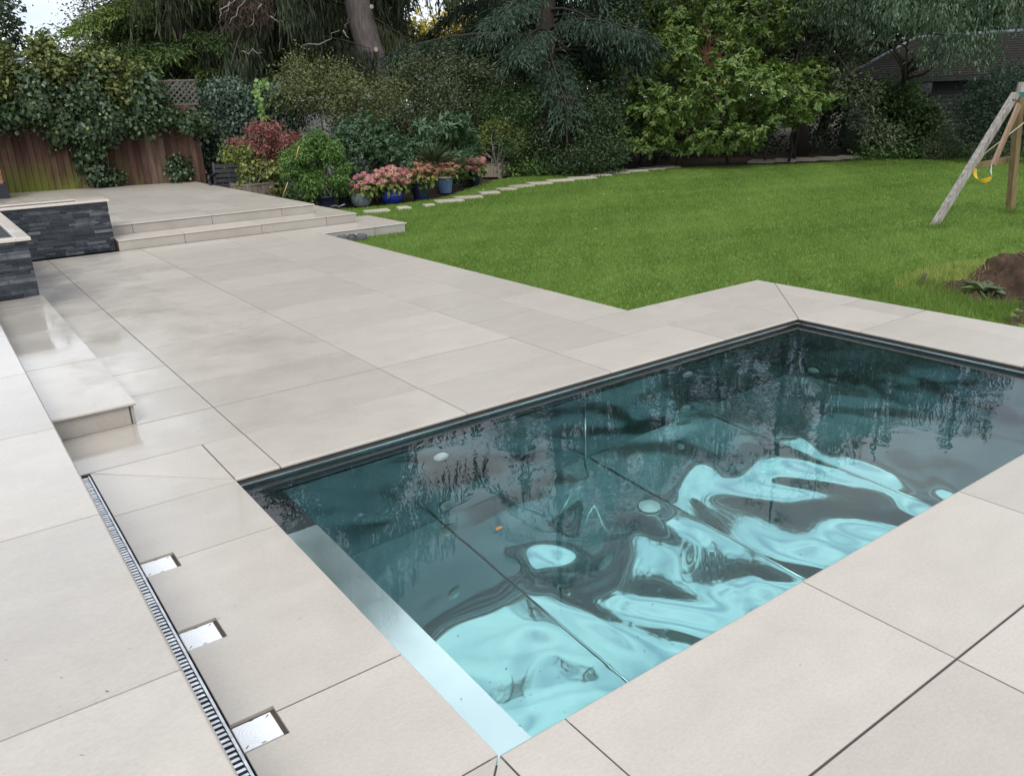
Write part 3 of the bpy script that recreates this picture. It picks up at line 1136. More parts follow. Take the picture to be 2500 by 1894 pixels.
# brick pier at the left edge, on a dark plinth
M['brick'] = simple('red_brick', (0.26, 0.105, 0.065), (0.18, 0.075, 0.05), 0.8, 8.0, bump=0.3, rand=0.25)
M['mortar'] = simple('mortar', (0.5, 0.46, 0.40), (0.4, 0.37, 0.32), 0.9, 8.0)
bp_ = at(16, 480, 20.2)
bx, by = bp_[0], bp_[1]
pier = empty('brick_pier', (bx - 0.3, by, 0.3), label='red brick pier on a dark plinth at the left edge', cat='pier')
b = MB(); b.box((bx - 1.0, by, 0.301), (bx + 0.06, by + 0.6, 0.60)); b.build('plinth', M['slate_core'], pier)
b = MB(); b.box((bx - 1.0, by + 0.03, 0.60), (bx - 0.005, by + 0.6, 1.85)); b.build('mortar_core', M['mortar'], pier)
rb = np.random.default_rng(8)
for k in range(16):
    for q in range(3):
        x1 = bx - 0.0 - q * 0.225 - (0.11 if k % 2 else 0.0)
        x0 = max(x1 - 0.215, bx - 1.0)
        if k % 2 and q == 0:
            bb = MB(); bb.box((bx - 0.102, by + 0.02, 0.603 + k * 0.075), (bx + 0.002, by + 0.59, 0.668 + k * 0.075)); bb.build('brick', M['brick'], pier)
        bb = MB(); bb.box((x0, by + 0.02, 0.603 + k * 0.075), (x1 + 0.002, by + (0.59 if (q == 0 and not k % 2) else 0.03), 0.668 + k * 0.075)); bb.build('brick', M['brick'], pier)

# ================================================================== fence
def fence_material():
    m = NT('fence_board')
    oi = m.n('ObjectInfo')
    p = m.pos((9.0, 9.0, 0.9))
    n = m.noise(2.2, 6.0, 0.65, p)
    c = m.ramp(oi.outputs['Random'], [(0.0, (0.046, 0.024, 0.018)), (0.6, (0.080, 0.044, 0.033)), (1.0, (0.130, 0.085, 0.066))]).outputs['Color']
    f = m.rng(n.outputs['Fac'], 0.3, 0.7, 0.6, 1.4)
    cmb = m.n('CombineColor')
    for i in range(3): m.t.links.new(f, cmb.inputs[i])
    c = m.mixc(1.0, c, cmb.outputs[0], 'MULTIPLY')
    # green algae rising from the foot of the boards
    sx = m.n('SeparateXYZ'); g_ = m.n('NewGeometry')
    m.t.links.new(g_.outputs['Position'], sx.inputs[0])
    hz = m.rng(sx.outputs['Z'], 0.35, 1.05, 1.0, 0.0)
    an = m.noise(2.6, 4.0, 0.6, m.pos((1.0, 1.0, 0.35)))
    xl = m.rng(sx.outputs['X'], 1.6, 4.4, 0.12, -0.22)
    s1 = m.n('Math'); s1.operation = 'ADD'
    m.t.links.new(an.outputs['Fac'], s1.inputs[0]); m.t.links.new(xl, s1.inputs[1])
    th = m.rng(s1.outputs[0], 0.36, 0.62, 0.0, 1.0)
    mu = m.n('Math'); mu.operation = 'MULTIPLY'
    m.t.links.new(hz, mu.inputs[0]); m.t.links.new(th, mu.inputs[1])
    c = m.mixc(mu.outputs[0], c, (0.115, 0.125, 0.026))
    m.t.links.new(c, m.b.inputs['Base Color'])
    m.set(Roughness=0.85, Specular_IOR_Level=0.2)
    m.bump(n.outputs['Fac'], 0.4, 0.01)
    return m.m


M['fence'] = fence_material()
M['timber_grey'] = simple('weathered_timber', (0.15, 0.13, 0.11), (0.08, 0.07, 0.06), 0.85, 3.0, stretch=(8, 8, 1), bump=0.4)
FA, FB = V(-1.4, 18.27, 0), V(4.75, 16.53, 0)
FD = unit(FB - FA)
FN = V(FD[1], -FD[0], 0)           # towards the camera
if FN[1] > 0: FN = -FN
fl = np.linalg.norm(FB - FA)
fence = empty('timber_fence', (FA + FB) / 2, label='reddish brown feather-edge board fence half covered in ivy', cat='fence')
rf = np.random.default_rng(14)
nb = int(fl / 0.135)
for i in range(nb):
    a = FA + FD * (i * 0.135)
    top = 2.02 + rf.uniform(-0.012, 0.012)
    w_ = 0.150
    P = [a, a + FD * w_]
    t0, t1 = 0.006, 0.020
    zb = 0.22
    vs = []
    for z_ in (zb, top):
        lean = rf.normal(0, 0.003)
        vs += [P[0] + V(lean, 0, z_), P[1] + V(lean, 0, z_), P[1] + FN * (t1 + 0.012) + V(lean, 0, z_), P[0] + FN * t0 + V(lean, 0, z_)]
    b = MB(); b.add(vs, [(0, 1, 5, 4), (1, 2, 6, 5), (2, 3, 7, 6), (3, 0, 4, 7), (4, 5, 6, 7), (3, 2, 1, 0)])
    b.build('fence_board', M['fence'], fence)
for z_ in (0.5, 1.15, 1.8):
    b = MB(); b.beam(FA - FN * 0.03 + V(0, 0, z_), FB - FN * 0.03 + V(0, 0, z_), 0.05, 0.08); b.build('rail', M['timber_grey'], fence)

# lattice trellis on top of the fence
tr = empty('lattice_trellis', FA + FD * 5.2 + V(0, 0, 2.0), label='grey diagonal lattice trellis panel showing between the two ivy masses', cat='trellis')
tA = FA + FD * 5.05 + V(0, 0, 2.04)
TW, TH = 1.4, 0.52
for s_ in (-1, 1):
    for k in range(-5, 16):
        x0 = k * 0.13
        pts = []
        for t in np.linspace(0, 1, 2):
            pts.append((x0 + (t * TH if s_ > 0 else (1 - t) * TH), t * TH))
        (xa, za), (xb, zb_) = pts
        if xa > xb: (xa, za), (xb, zb_) = (xb, zb_), (xa, za)
        if xb < 0.02 or xa > TW - 0.02: continue
        sl_ = (zb_ - za) / (xb - xa)
        if xa < 0: za -= sl_ * xa; xa = 0
        if xb > TW: zb_ -= sl_ * (xb - TW); xb = TW
        if abs(xb - xa) < 0.05: continue
        b = MB(); b.beam(tA + FD * xa + V(0, 0, za) + FN * 0.009 * s_, tA + FD * xb + V(0, 0, zb_) + FN * 0.009 * s_, 0.010, 0.030, up=FN * 0 + V(0, 0, 1))
        b.build('lath', M['timber_grey'], tr)
for z_ in (0.0, TH):
    b = MB(); b.beam(tA + V(0, 0, z_), tA + FD * TW + V(0, 0, z_), 0.045, 0.035); b.build('frame_rail', M['timber_grey'], tr)

# pale shed behind the climber
M['shed'] = simple('grey_render', (0.42, 0.43, 0.45), (0.35, 0.36, 0.38), 0.8, 2.0, obj=False)
M['whitewood'] = simple('white_painted_wood', (0.72, 0.73, 0.74), (0.6, 0.61, 0.62), 0.5, 3.0, obj=False)
s0, s1 = at(700, 300, 23.2), at(890, 300, 23.6)
sdv = unit(V(s1[0] - s0[0], s1[1] - s0[1], 0)); snv = V(sdv[1], -sdv[0], 0)
if snv @ (V(*CAM_LOC) - s0) < 0: snv = -snv
shed = empty('garden_shed', (s0 + s1) / 2, label='pale grey garden shed with white fascia behind the climbing shrub', cat='shed')
Ls = np.linalg.norm((s1 - s0)[:2])


def sbox(b, u0, u1, n0, n1, z0, z1):
    vs = []
    for z_ in (z0, z1):
        for (u, n_) in ((u0, n0), (u1, n0), (u1, n1), (u0, n1)):
            p = V(s0[0], s0[1], 0) + sdv * u + snv * n_
            vs.append((p[0], p[1], z_))
    return b.add(vs, [(3, 2, 1, 0), (4, 5, 6, 7), (0, 1, 5, 4), (1, 2, 6, 5), (2, 3, 7, 6), (3, 0, 4, 7)])


sbox(MB(), 0, Ls, -2.0, 0, -0.17, 1.98).build('wall', M['shed'], shed)
sbox(MB(), -0.2, Ls + 0.2, -2.2, 0.2, 2.16, 2.24).build('roof', M['slate_core'], shed)
sbox(MB(), -0.2, Ls + 0.2, 0.202, 0.225, 2.02, 2.16).build('fascia', M['whitewood'], shed)
for u in (0.30, 0.95):
    sbox(MB(), u, u + 0.12, 0.003, 0.03, -0.17, 1.98).build('panel_strip', M['whitewood'], shed)

# house parts beyond the trees: white gable seen through the trellis, brick wall behind the magnolia
h0 = at(392, 235, 29)
hs = empty('neighbour_house', (h0[0], h0[1], -0.19), label='white walled house with slate roof glimpsed through the trellis', cat='house')
b = MB(); b.box((h0[0] - 1.2, h0[1], -0.19), (h0[0] + 2.0, h0[1] + 4, 2.35)); b.build('wall', M['whitewood'], hs)
b = MB(); b.box((h0[0] - 1.5, h0[1] - 0.3, 2.36), (h0[0] + 2.3, h0[1] + 4.3, 2.75)); b.build('roof', M['slate_core'], hs)
h1 = at(1665, 85, 40)
hs = empty('brick_house', (h1[0], h1[1], -0.19), label='red brick house wall glimpsed through the magnolia leaves', cat='house')
ang = math.atan2(CAM_LOC[1] - h1[1], CAM_LOC[0] - h1[0]) + math.pi / 2
LOCAL[0] = True
hs.rotation_euler = (0, 0, ang)
b = MB(); b.box((-1.1, -4, 0), (1.6, 0, 5.2)); b.build('wall', M['brick'], hs)
b = MB(); b.add([(-1.4, -4.3, 5.2), (1.9, -4.3, 5.2), (1.9, 0.3, 5.2), (-1.4, 0.3, 5.2), (-1.4, -2, 6.6), (1.9, -2, 6.6)], [(0, 1, 5, 4), (2, 3, 4, 5), (1, 2, 5), (3, 0, 4), (3, 2, 1, 0)])
b.build('roof', M['slate_core'], hs)
for u in (-0.6, 0.5):
    b = MB(); b.box((u, 0.005, 3.4), (u + 0.7, 0.05, 4.6)); b.build('window', M['whitewood'], hs)
LOCAL[0] = False

# scaffold tubes at the left edge
M['tube'] = simple('scaffold_tube', (0.55, 0.57, 0.58), (0.42, 0.44, 0.45), 0.4, 10.0, metal=0.6)
for nm, y0, x1, lb_ in (('upper', 146, 92, 'upper one of two grey scaffold tubes at the left edge'), ('lower', 153, 70, 'lower, shorter one of two grey scaffold tubes at the left edge')):
    a, c_ = at(-140, y0 + 4, 24.5), at(x1, y0, 24.5)
    b = MB(); b.tube([a, c_], 0.045, 12); b.build('scaffold_tube', M['tube'], smooth=True, label=lb_, cat='scaffold tube', group='scaffold tubes')

# ================================================================== summerhouse
M['sh_wood'] = simple('dark_green_boards', (0.017, 0.024, 0.022), (0.011, 0.016, 0.015), 0.7, 3.0, obj=False)
M['sh_roof'] = simple('roof_shingle', (0.018, 0.015, 0.012), (0.009, 0.008, 0.007), 0.9, 9.0, bump=0.5, rand=0.12)
M['lead'] = simple('lead_flashing', (0.16, 0.18, 0.22), (0.11, 0.125, 0.15), 0.4, 4.0, obj=False)
M['glass'] = NT('window_glass').set(Base_Color=(0.01, 0.012, 0.014, 1), Roughness=0.05, Specular_IOR_Level=0.6).m
P0, P1 = V(24.12, 12.07, 0), V(27.2, 6.52, 0)
hd = unit(P1 - P0)
hn = V(hd[1], -hd[0], 0)
if hn @ (V(CAM_LOC[0], CAM_LOC[1], 0) - P0) < 0: hn = -hn
HL = np.linalg.norm(P1 - P0)
house = empty('summerhouse', P0 + hd * 3, label='dark green timber summerhouse with hipped shingle roof under the trees', cat='summerhouse')


def hp(u, n_, z_):
    return P0 + hd * u + hn * n_ + V(0, 0, z_)


def hbox(u0, u1, n0, n1, z0, z1):
    b = MB()
    vs = []
    for z_ in (z0, z1):
        for (u, n_) in ((u0, n0), (u1, n0), (u1, n1), (u0, n1)):
            vs.append(hp(u, n_, z_))
    return b.add(vs, [(3, 2, 1, 0), (4, 5, 6, 7), (0, 1, 5, 4), (1, 2, 6, 5), (2, 3, 7, 6), (3, 0, 4, 7)])


hbox(0, HL, -2.8, -0.03, -0.17, 2.04).build('wall', M['sh_wood'], house)
WIN = [(0.80, 1.25), (1.9, 2.35), (3.55, 4.0), (5.0, 5.4)]
k = 0
z = 0.12
while z < 2.0:
    segs = [0.12] + [x for wv_ in WIN for x in (wv_[0] - 0.12, wv_[1] + 0.12)] + [HL]
    for a, c_ in zip(segs[0::2], segs[1::2]):
        if c_ - a < 0.1: continue
        b = MB()
        b.add([hp(a, -0.03, z), hp(c_, -0.03, z), hp(c_, 0.022, z), hp(a, 0.022, z), hp(a, -0.03, z + 0.125), hp(c_, -0.03, z + 0.125), hp(c_, -0.004, z + 0.125), hp(a, -0.004, z + 0.125)],
              [(3, 2, 1, 0), (4, 5, 6, 7), (0, 1, 5, 4), (1, 2, 6, 5), (2, 3, 7, 6), (3, 0, 4, 7)])
        b.build('clapboard', M['sh_wood'], house)
    z += 0.122
hbox(-0.02, 0.12, -0.03, 0.04, -0.17, 2.04).build('corner_post', M['sh_wood'], house)
for (a, c_) in WIN:
    wn_ = hbox(a, c_, -0.03, 0.008, 0.42, 1.9).build('window', M['glass'], house)
    hbox(a - 0.12, a, -0.03, 0.045, 0.12, 2.03).build('frame', M['sh_wood'], wn_)
    hbox(c_, c_ + 0.12, -0.03, 0.045, 0.12, 2.03).build('frame', M['sh_wood'], wn_)
    hbox(a, c_, -0.03, 0.043, 0.12, 0.42).build('bottom_panel', M['sh_wood'], wn_)
    hbox(a - 0.12, c_ + 0.12, 0.046, 0.09, 0.38, 0.425).build('sill', M['sh_wood'], wn_)
hbox(-0.1, HL, -0.03, 0.06, -0.17, 0.118).build('plinth_board', M['sh_wood'], house)
# roof: hip on the left, eaves in front
EZ, RZ = 2.06, 3.25
e0, e1, b0, b1 = hp(-0.35, 0.35, EZ), hp(HL + 0.3, 0.35, EZ), hp(-0.35, -3.15, EZ), hp(HL + 0.3, -3.15, EZ)
r0_, r1_ = hp(1.75, -1.4, RZ), hp(HL + 0.3, -1.4, RZ)
b = MB(); b.add([e0, e1, b1, b0, r0_, r1_], [(0, 1, 5, 4), (0, 4, 3), (2, 3, 4, 5), (1, 2, 5), (3, 2, 1, 0)])
roof = b.build('roof', M['slate_core'], house)
nr = 17
for k in range(nr):
    t0, t1 = k / nr, (k + 1.18) / nr
    la, lb2 = e0 + (r0_ - e0) * t0, e0 + (r0_ - e0) * min(t1, 1)
    ra, rb2 = e1 + (r1_ - e1) * t0, e1 + (r1_ - e1) * min(t1, 1)
    sn = unit(np.cross(e1 - e0, r0_ - e0))
    if sn[2] < 0: sn = -sn
    b = MB()
    b.add([la + sn * 0.028, ra + sn * 0.028, rb2 + sn * 0.012, lb2 + sn * 0.012, la, ra], [(0, 1, 2, 3), (4, 5, 1, 0)])
    b.build('shingle_course', M['sh_roof'], roof)
b = MB(); b.tube([e0 + V(0, 0, 0.04), r0_ + V(0, 0, 0.05), r1_ + V(0, 0, 0.05)], 0.06, 8); b.build('ridge_flashing', M['lead'], roof, smooth=True)
hbox(-0.36, HL + 0.3, 0.352, 0.375, 1.93, 2.07).build('fascia', M['sh_wood'], house)
sp = hp(1.0, 0.95, -0.16)
hbox(0.35, 2.2, 0.35, 1.15, -0.17, 0.02).build('door_step', M['timber_grey'], house)
M['lampglow'] = simple('brass_lampshade', (0.42, 0.25, 0.08), (0.3, 0.18, 0.06), 0.5)

# ================================================================== swing frame
M['swing_grey'] = simple('silvered_timber', (0.42, 0.39, 0.36), (0.13, 0.115, 0.10), 0.8, 2.2, stretch=(14, 14, 1.4), bump=0.5)
M['swing_brown'] = simple('treated_timber', (0.24, 0.17, 0.075), (0.14, 0.095, 0.045), 0.75, 3.0, stretch=(8, 8, 1))
M['swing_plank'] = simple('pinkish_plank', (0.33, 0.22, 0.15), (0.22, 0.14, 0.09), 0.75, 3.0, stretch=(8, 8, 1))
M['green_metal'] = simple('green_bracket', (0.02, 0.13, 0.12), (0.015, 0.10, 0.09), 0.4)
M['bolt'] = simple('bolt_head', (0.04, 0.045, 0.06), (0.03, 0.03, 0.04), 0.3, metal=0.7)
swing = empty('garden_swing', gp(2400, 525), label='weathered timber A-frame of a garden swing on the lawn', cat='swing frame')
f1, f2 = gp(2276, 552), gp(2466, 517)
apex = at(2478, 232, 14.6)
b = MB(); b.beam(f1 - V(0, 0, 0.05), apex + unit(apex - f1) * 0.02, 0.075, 0.10, up=(0.3, 1, 0)); b.build('leg', M['swing_grey'], swing, label='silver grey slanting front leg')
ap2 = at(2492, 215, 15.2)
b = MB(); b.beam(f2 - V(0, 0, 0.05), ap2, 0.095, 0.095, up=(0.3, 1, 0)); b.build('leg', M['swing_brown'], swing, label='greenish brown upright leg')
pa, pb = at(2488, 255, 14.3), at(2424, 404, 14.0)
b = MB(); b.beam(pa, pb, 0.035, 0.105, up=(1, 0, 0)); b.build('brace', M['swing_plank'], swing)
ca, cb = at(2360, 410, 14.35), at(2466, 389, 15.55)
b = MB(); b.beam(ca, cb, 0.04, 0.085); b.build('crossbar', M['swing_brown'], swing)
ta = at(2484, 214, 14.75)
bd = at(2640, 190, 14.9) - ta
bd[2] = 0
bd = unit(bd)
tb = ta + bd * 2.9
b = MB(); b.beam(ta, tb, 0.11, 0.15); b.build('top_beam', M['swing_grey'], swing)
for fo in (f1, f2):
    q = fo + (tb - ta) * 0.93
    b = MB(); b.beam((q[0], q[1], -0.19), tb - bd * 0.2 - V(0, 0, 0.05), 0.085, 0.10, up=(0.3, 1, 0)); b.build('leg', M['swing_grey'], swing)
ga, gb = at(2484, 232, 14.70), at(2530, 228, 14.72)
b = MB(); b.beam(ga, gb, 0.13, 0.07); b.build('bracket', M['green_metal'], swing)
for (px, py) in ((2474, 244), (2480, 245)):
    c_ = at(px, py, 14.50)
    b = MB(); b.lathe([(0, 0.012), (0.012, 0.010), (0.013, 0)], 10)
    b.build('bolt', M['bolt'], swing, loc=c_, rot=Vector(tuple(CAM_LOC - c_)).to_track_quat('Z', 'Y').to_euler())

M['yellow'] = simple('yellow_plastic', (0.80, 0.50, 0.03), (0.70, 0.42, 0.02), 0.4)
M['rope'] = simple('rope', (0.50, 0.46, 0.36), (0.38, 0.34, 0.26), 0.8, 40.0)
sw = empty('yellow_swing', at(2400, 445, 14.0), label='yellow curved plastic swing seat hanging from the swing frame', cat='swing')
A_, B_, C_ = at(2376, 412, 14.1), at(2390, 440, 14.0), at(2420, 430, 13.9)
ctrl = [at(2383, 410, 14.35), at(2378, 424, 14.3), at(2384, 438, 14.15), at(2396, 444, 14.0), at(2410, 441, 13.9), at(2421, 431, 13.85)]
cp = np.array(ctrl)
side = unit(V(0.55, 0.75, 0.25))
wid = [0.03, 0.075, 0.085, 0.085, 0.075, 0.03]
vs = []
for p, w2 in zip(cp, wid):
    for o_, zz in ((-1, 0.008), (1, 0.008), (1, -0.008), (-1, -0.008)):
        vs.append(p + side * w2 * o_ + V(0, 0, zz))
fs = []
for i in range(5):
    for k in range(4):
        k2 = (k + 1) % 4
        fs.append((i * 4 + k, i * 4 + k2, i * 4 + 4 + k2, i * 4 + 4 + k))
fs += [(3, 2, 1, 0), (20, 21, 22, 23)]
me = MB().add(vs, fs).mesh('seat', True)
so = link('seat', me, M['yellow'], sw)
md = so.modifiers.new('s', 'SUBSURF'); md.levels = 2; md.render_levels = 2
b = MB(); b.tube([cp[-1], at(2419, 418, 13.9), at(2421, 402, 13.95)], 0.008, 6); b.build('chain', M['tube'], sw, smooth=True)
b = MB(); b.tube([cp[0], at(2403, 376, 14.4), at(2500, 300, 14.7), at(2600, 215, 14.9)], 0.009, 6); b.build('rope', M['rope'], sw, smooth=True)

# ================================================================== bench behind the deck
M['bench'] = simple('black_painted_wood', (0.028, 0.03, 0.036), (0.016, 0.017, 0.02), 0.5, 4.0)
bA, bB = at(520, 420, 20.2), at(752, 414, 19.8)
ba = math.atan2(bB[1] - bA[1], bB[0] - bA[0])
bench = empty('garden_bench', (bA[0], bA[1], -0.17), ba, label='black slatted garden bench behind the potted shrubs', cat='bench')
BLn = math.hypot(bB[0] - bA[0], bB[1] - bA[1])
LOCAL[0] = True
for i in range(5):
    b = MB(); b.box((0.03, -0.42 + i * 0.095, 0.43), (BLn - 0.03, -0.35 + i * 0.095, 0.46)); b.build('seat_slat', M['bench'], bench)
for i in range(4):
    b = MB(); b.beam((0.03, 0.03 + 0.035 * i, 0.53 + i * 0.105), (BLn - 0.03, 0.03 + 0.035 * i, 0.53 + i * 0.105), 0.025, 0.075); b.build('back_slat', M['bench'], bench)
for x_ in (0.0, BLn):
    b = MB(); b.beam((x_, 0.0, 0.0), (x_, 0.15, 0.92), 0.05, 0.06, up=(0, 1, 0)); b.build('leg', M['bench'], bench)
    b = MB(); b.beam((x_, -0.44, 0.0), (x_, -0.42, 0.66), 0.05, 0.06, up=(0, 1, 0)); b.build('leg', M['bench'], bench)
    b = MB(); b.tube([(x_, -0.50, 0.60), (x_, -0.44, 0.67), (x_, -0.2, 0.66), (x_, 0.08, 0.68)], 0.03, 8); b.build('armrest', M['bench'], bench, smooth=True)
LOCAL[0] = False

# ================================================================== small things on the ground
M['clog'] = simple('grey_rubber', (0.085, 0.09, 0.10), (0.05, 0.055, 0.06), 0.6, 8.0)


def clog(loc, rz_, lb_):
    t = empty('garden_clog', loc, rz_, label=lb_, cat='clog', group='pair of garden clogs')
    LOCAL[0] = True
    n = 20
    vs, fs = [], []
    prof = []
    for i in range(n):
        a = 2 * math.pi * i / n
        x, y = 0.14 * math.cos(a), 0.05 * math.sin(a) * (1.0 + 0.18 * math.cos(a))
        prof.append((x, y))
    lev = [(1.0, 0.0, 0), (1.05, 0.02, 0), (1.0, 0.05, 0), (0.9, 0.085, 1), (0.55, 0.105, 1), (0.1, 0.11, 1)]
    for (s_, z_, f_) in lev:
        for (x, y) in prof:
            zz = z_ if x > -0.01 else min(z_, 0.055)
            vs.append((x * (s_ if x < 0.02 else min(1.0, s_ + 0.08)), y * s_, zz))
    for i in range(len(lev) - 1):
        for k in range(n):
            k2 = (k + 1) % n
            fs.append((i * n + k, i * n + k2, (i + 1) * n + k2, (i + 1) * n + k))
    fs.append(tuple(range(n - 1, -1, -1)))
    fs.append(tuple(range((len(lev) - 1) * n, len(lev) * n)))
    MB().add(vs, fs).build('shoe', M['clog'], t, smooth=True)
    b = MB(); b.tube([(-0.02, -0.05, 0.06), (-0.09, -0.045, 0.09), (-0.135, 0, 0.10), (-0.09, 0.045, 0.09), (-0.02, 0.05, 0.06)], 0.008, 6)
    b.build('heel_strap', M['clog'], t, smooth=True)
    LOCAL[0] = False


clog((4.27, 7.86, -0.15), 2.7, 'left one of two dark grey rubber clogs beside the far steps')
clog((4.46, 7.80, -0.15), -0.5, 'right one of two dark grey rubber clogs beside the far steps')

M['stick'] = simple('rotten_wood', (0.12, 0.08, 0.055), (0.05, 0.035, 0.025), 0.9, 10.0, bump=0.5)
p = gp(2243, 700)
b = MB(); b.tube([p + V(0, 0, -0.03), p + V(0.02, -0.005, 0.05), p + V(0.045, -0.02, 0.11), p + V(0.06, -0.03, 0.135)], [0.02, 0.018, 0.02, 0.008], 8)
b.build('stick_stump', M['stick'], smooth=True, label='short dark stick poking up from the grass near the soil heap', cat='stick')
M['litter'] = simple('crumpled_foil', (0.62, 0.66, 0.68), (0.42, 0.45, 0.48), 0.35, 20.0)
p = gp(836, 506)
rl = np.random.default_rng(3)
b = MB()
for k in range(5):
    a = p + V(rl.uniform(-0.12, 0.12), rl.uniform(-0.05, 0.05), 0.01)
    q = [a + V(*rl.normal(0, 0.05, 2), rl.uniform(0.0, 0.06)) for _ in range(4)]
    b.add(q, [(0, 1, 2), (0, 2, 3)])
b.build('crumpled_bag', M['litter'], label='crumpled pale plastic bag lying at the edge of the bed', cat='bag')

# pebbles on the soil heap
M['pebble'] = simple('pebble', (0.17, 0.115, 0.08), (0.07, 0.048, 0.034), 0.8, 5.0, rand=0.5)
rp = np.random.default_rng(31)
b = MB()
for k in range(520):
    for _ in range(30):
        x_, y_ = rp.uniform(6.1, 10.4), rp.uniform(-2.6, 0.4)
        h_ = float(mound_h(np.array([x_]), np.array([y_]))[0])
        if h_ > 0.03: break
    r_ = rp.choice([0.014, 0.022, 0.036, 0.06], p=[0.4, 0.35, 0.18, 0.07])
    c_ = V(x_, y_, -0.175 + h_ + r_ * 0.1)
    k8 = [(-1, -1, -1), (1, -1, -1), (1, 1, -1), (-1, 1, -1), (-1, -1, 1), (1, -1, 1), (1, 1, 1), (-1, 1, 1)]
    s_ = rp.uniform(0.4, 1.2, 3)
    a_ = rp.uniform(0, 3.1)
    vs = []
    for q in k8:
        q = V(*q) * s_ * r_ * 0.6 * rp.uniform(0.6, 1.1)
        vs.append(c_ + V(q[0] * math.cos(a_) - q[1] * math.sin(a_), q[0] * math.sin(a_) + q[1] * math.cos(a_), q[2] * 0.7))
    b.add(vs, [(3, 2, 1, 0), (4, 5, 6, 7), (0, 1, 5, 4), (1, 2, 6, 5), (2, 3, 7, 6), (3, 0, 4, 7)])
b.build('pebbles', M['pebble'], heap, smooth=True, kind='stuff')

# stepping stones along the back of the lawn
M['stone'] = simple('sandstone', (0.42, 0.38, 0.30), (0.30, 0.27, 0.21), 0.8, 3.0, bump=0.3, bscale=20, rand=0.12)
SS = [(920, 515.5, 66, 0.36), (985, 507.5, 34, 0.34), (1048, 501, 30, 0.2), (1094, 491, 66, 0.4), (1146, 482, 70, 0.42), (1195, 471, 52, 0.42), (1236, 462, 44, 0.45), (1272, 455, 52, 0.45), (1318, 448, 56, 0.5),
      (1368, 441, 60, 0.5), (1420, 435, 62, 0.5), (1462, 428, 58, 0.5), (1505, 422, 60, 0.55), (1548, 417, 58, 0.55), (1592, 412, 56, 0.6), (1632, 408, 50, 0.6),
      (1862, 393, 58, 0.6), (1914, 390.5, 56, 0.6), (1968, 388, 56, 0.6), (2022, 386, 58, 0.6), (2076, 383, 60, 0.6)]
ordw = ['first', 'second', 'third', 'fourth', 'fifth', 'sixth', 'seventh', 'eighth', 'ninth', 'tenth', 'eleventh', 'twelfth', 'thirteenth', 'fourteenth', 'fifteenth', 'sixteenth']
rs = np.random.default_rng(77)
for i, (px, py, wpx, dep) in enumerate(SS):
    c_ = gp(px, py, -0.13)
    a, e = gp(px - wpx / 2, py, -0.13), gp(px + wpx / 2, py, -0.13)
    Dd = np.linalg.norm(c_ - CAM_LOC)
    Lx = wpx / _F * Dd * 0.95
    az = math.atan2(c_[1] - CAM_LOC[1], c_[0] - CAM_LOC[0]) - math.pi / 2 + (0.5 if i < 16 else -0.5) * 0.5 + rs.normal(0, 0.06)
    hx, hy = Lx / 2, dep / 2
    P = [(-hx + rs.normal(0, 0.02), -hy + rs.normal(0, 0.02)), (hx + rs.normal(0, 0.02), -hy + rs.normal(0, 0.02)), (hx + rs.normal(0, 0.02), hy + rs.normal(0, 0.02)), (-hx + rs.normal(0, 0.02), hy + rs.normal(0, 0.02))]
    if i < 16: lb_ = '%s pale stepping stone of the garden path, counted from the far steps' % ordw[i]
    else: lb_ = '%s worn path slab in the shade right of the magnolia trunk' % ordw[i - 16]
    b = MB(); b.prism(P, -0.05, 0.022, 0.008)
    b.build('stepping_stone', M['stone'], loc=(c_[0], c_[1], -0.13), rot=(0, 0, az), label=lb_, cat='stepping stone', group='stepping stones across the back of the lawn')

# floating leaf and specks on the pool
M['oleaf'] = simple('orange_leaf', (0.55, 0.22, 0.05), (0.35, 0.12, 0.03), 0.6, 30.0)
p = gp(1218, 1290, -0.0485)
b = MB(); b.add([p + V(*q) for q in ((-0.018, -0.006, 0.001), (-0.003, -0.012, 0.004), (0.02, -0.003, 0.002), (0.016, 0.008, 0.003), (0.0, 0.013, 0.004), (-0.014, 0.006, 0.001))], [(0, 1, 2, 3, 4, 5)])
b.build('floating_leaf', M['oleaf'], label='small orange brown leaf floating on the pool', cat='leaf')
M['speck'] = simple('water_specks', (0.10, 0.09, 0.07), (0.05, 0.045, 0.035), 0.7, 50.0)
rk = np.random.default_rng(12)
b = MB()
for k in range(420):
    c_ = V(rk.uniform(0.02, 4.7), rk.uniform(-2.38, -0.05), -0.0492)
    L, w_ = rk.uniform(0.002, 0.008), rk.uniform(0.0012, 0.003)
    a = rk.uniform(0, 3.1)
    d_ = V(math.cos(a), math.sin(a), 0); s_ = V(-d_[1], d_[0], 0)
    b.add([c_ - d_ * L, c_ + s_ * w_, c_ + d_ * L, c_ - s_ * w_], [(0, 1, 2, 3)])
b.build('floating_specks', M['speck'], label='tiny dark specks of debris drifting on the pool water', cat='debris', kind='stuff')
b = MB()
for k in range(170):
    if k < 110: c_ = V(rk.uniform(-0.58, 3.9), rk.uniform(-3.6, 8), 0.0012)
    else: c_ = V(rk.uniform(-2.2, -0.75), rk.uniform(-2.4, 4), 0.3012)
    if -0.05 < c_[0] < 4.85 and -2.5 < c_[1] < 0.05: continue
    L, w_ = rk.uniform(0.003, 0.010), rk.uniform(0.0008, 0.002)
    a = rk.uniform(0, 3.1)
    d_ = V(math.cos(a), math.sin(a), 0); s_ = V(-d_[1], d_[0], 0)
    b.add([c_ - d_ * L, c_ + s_ * w_, c_ + d_ * L, c_ - s_ * w_], [(0, 1, 2, 3)])
b.build('paving_debris', M['speck'], label='tiny dark twigs and crumbs scattered over the pale paving', cat='debris', kind='stuff')

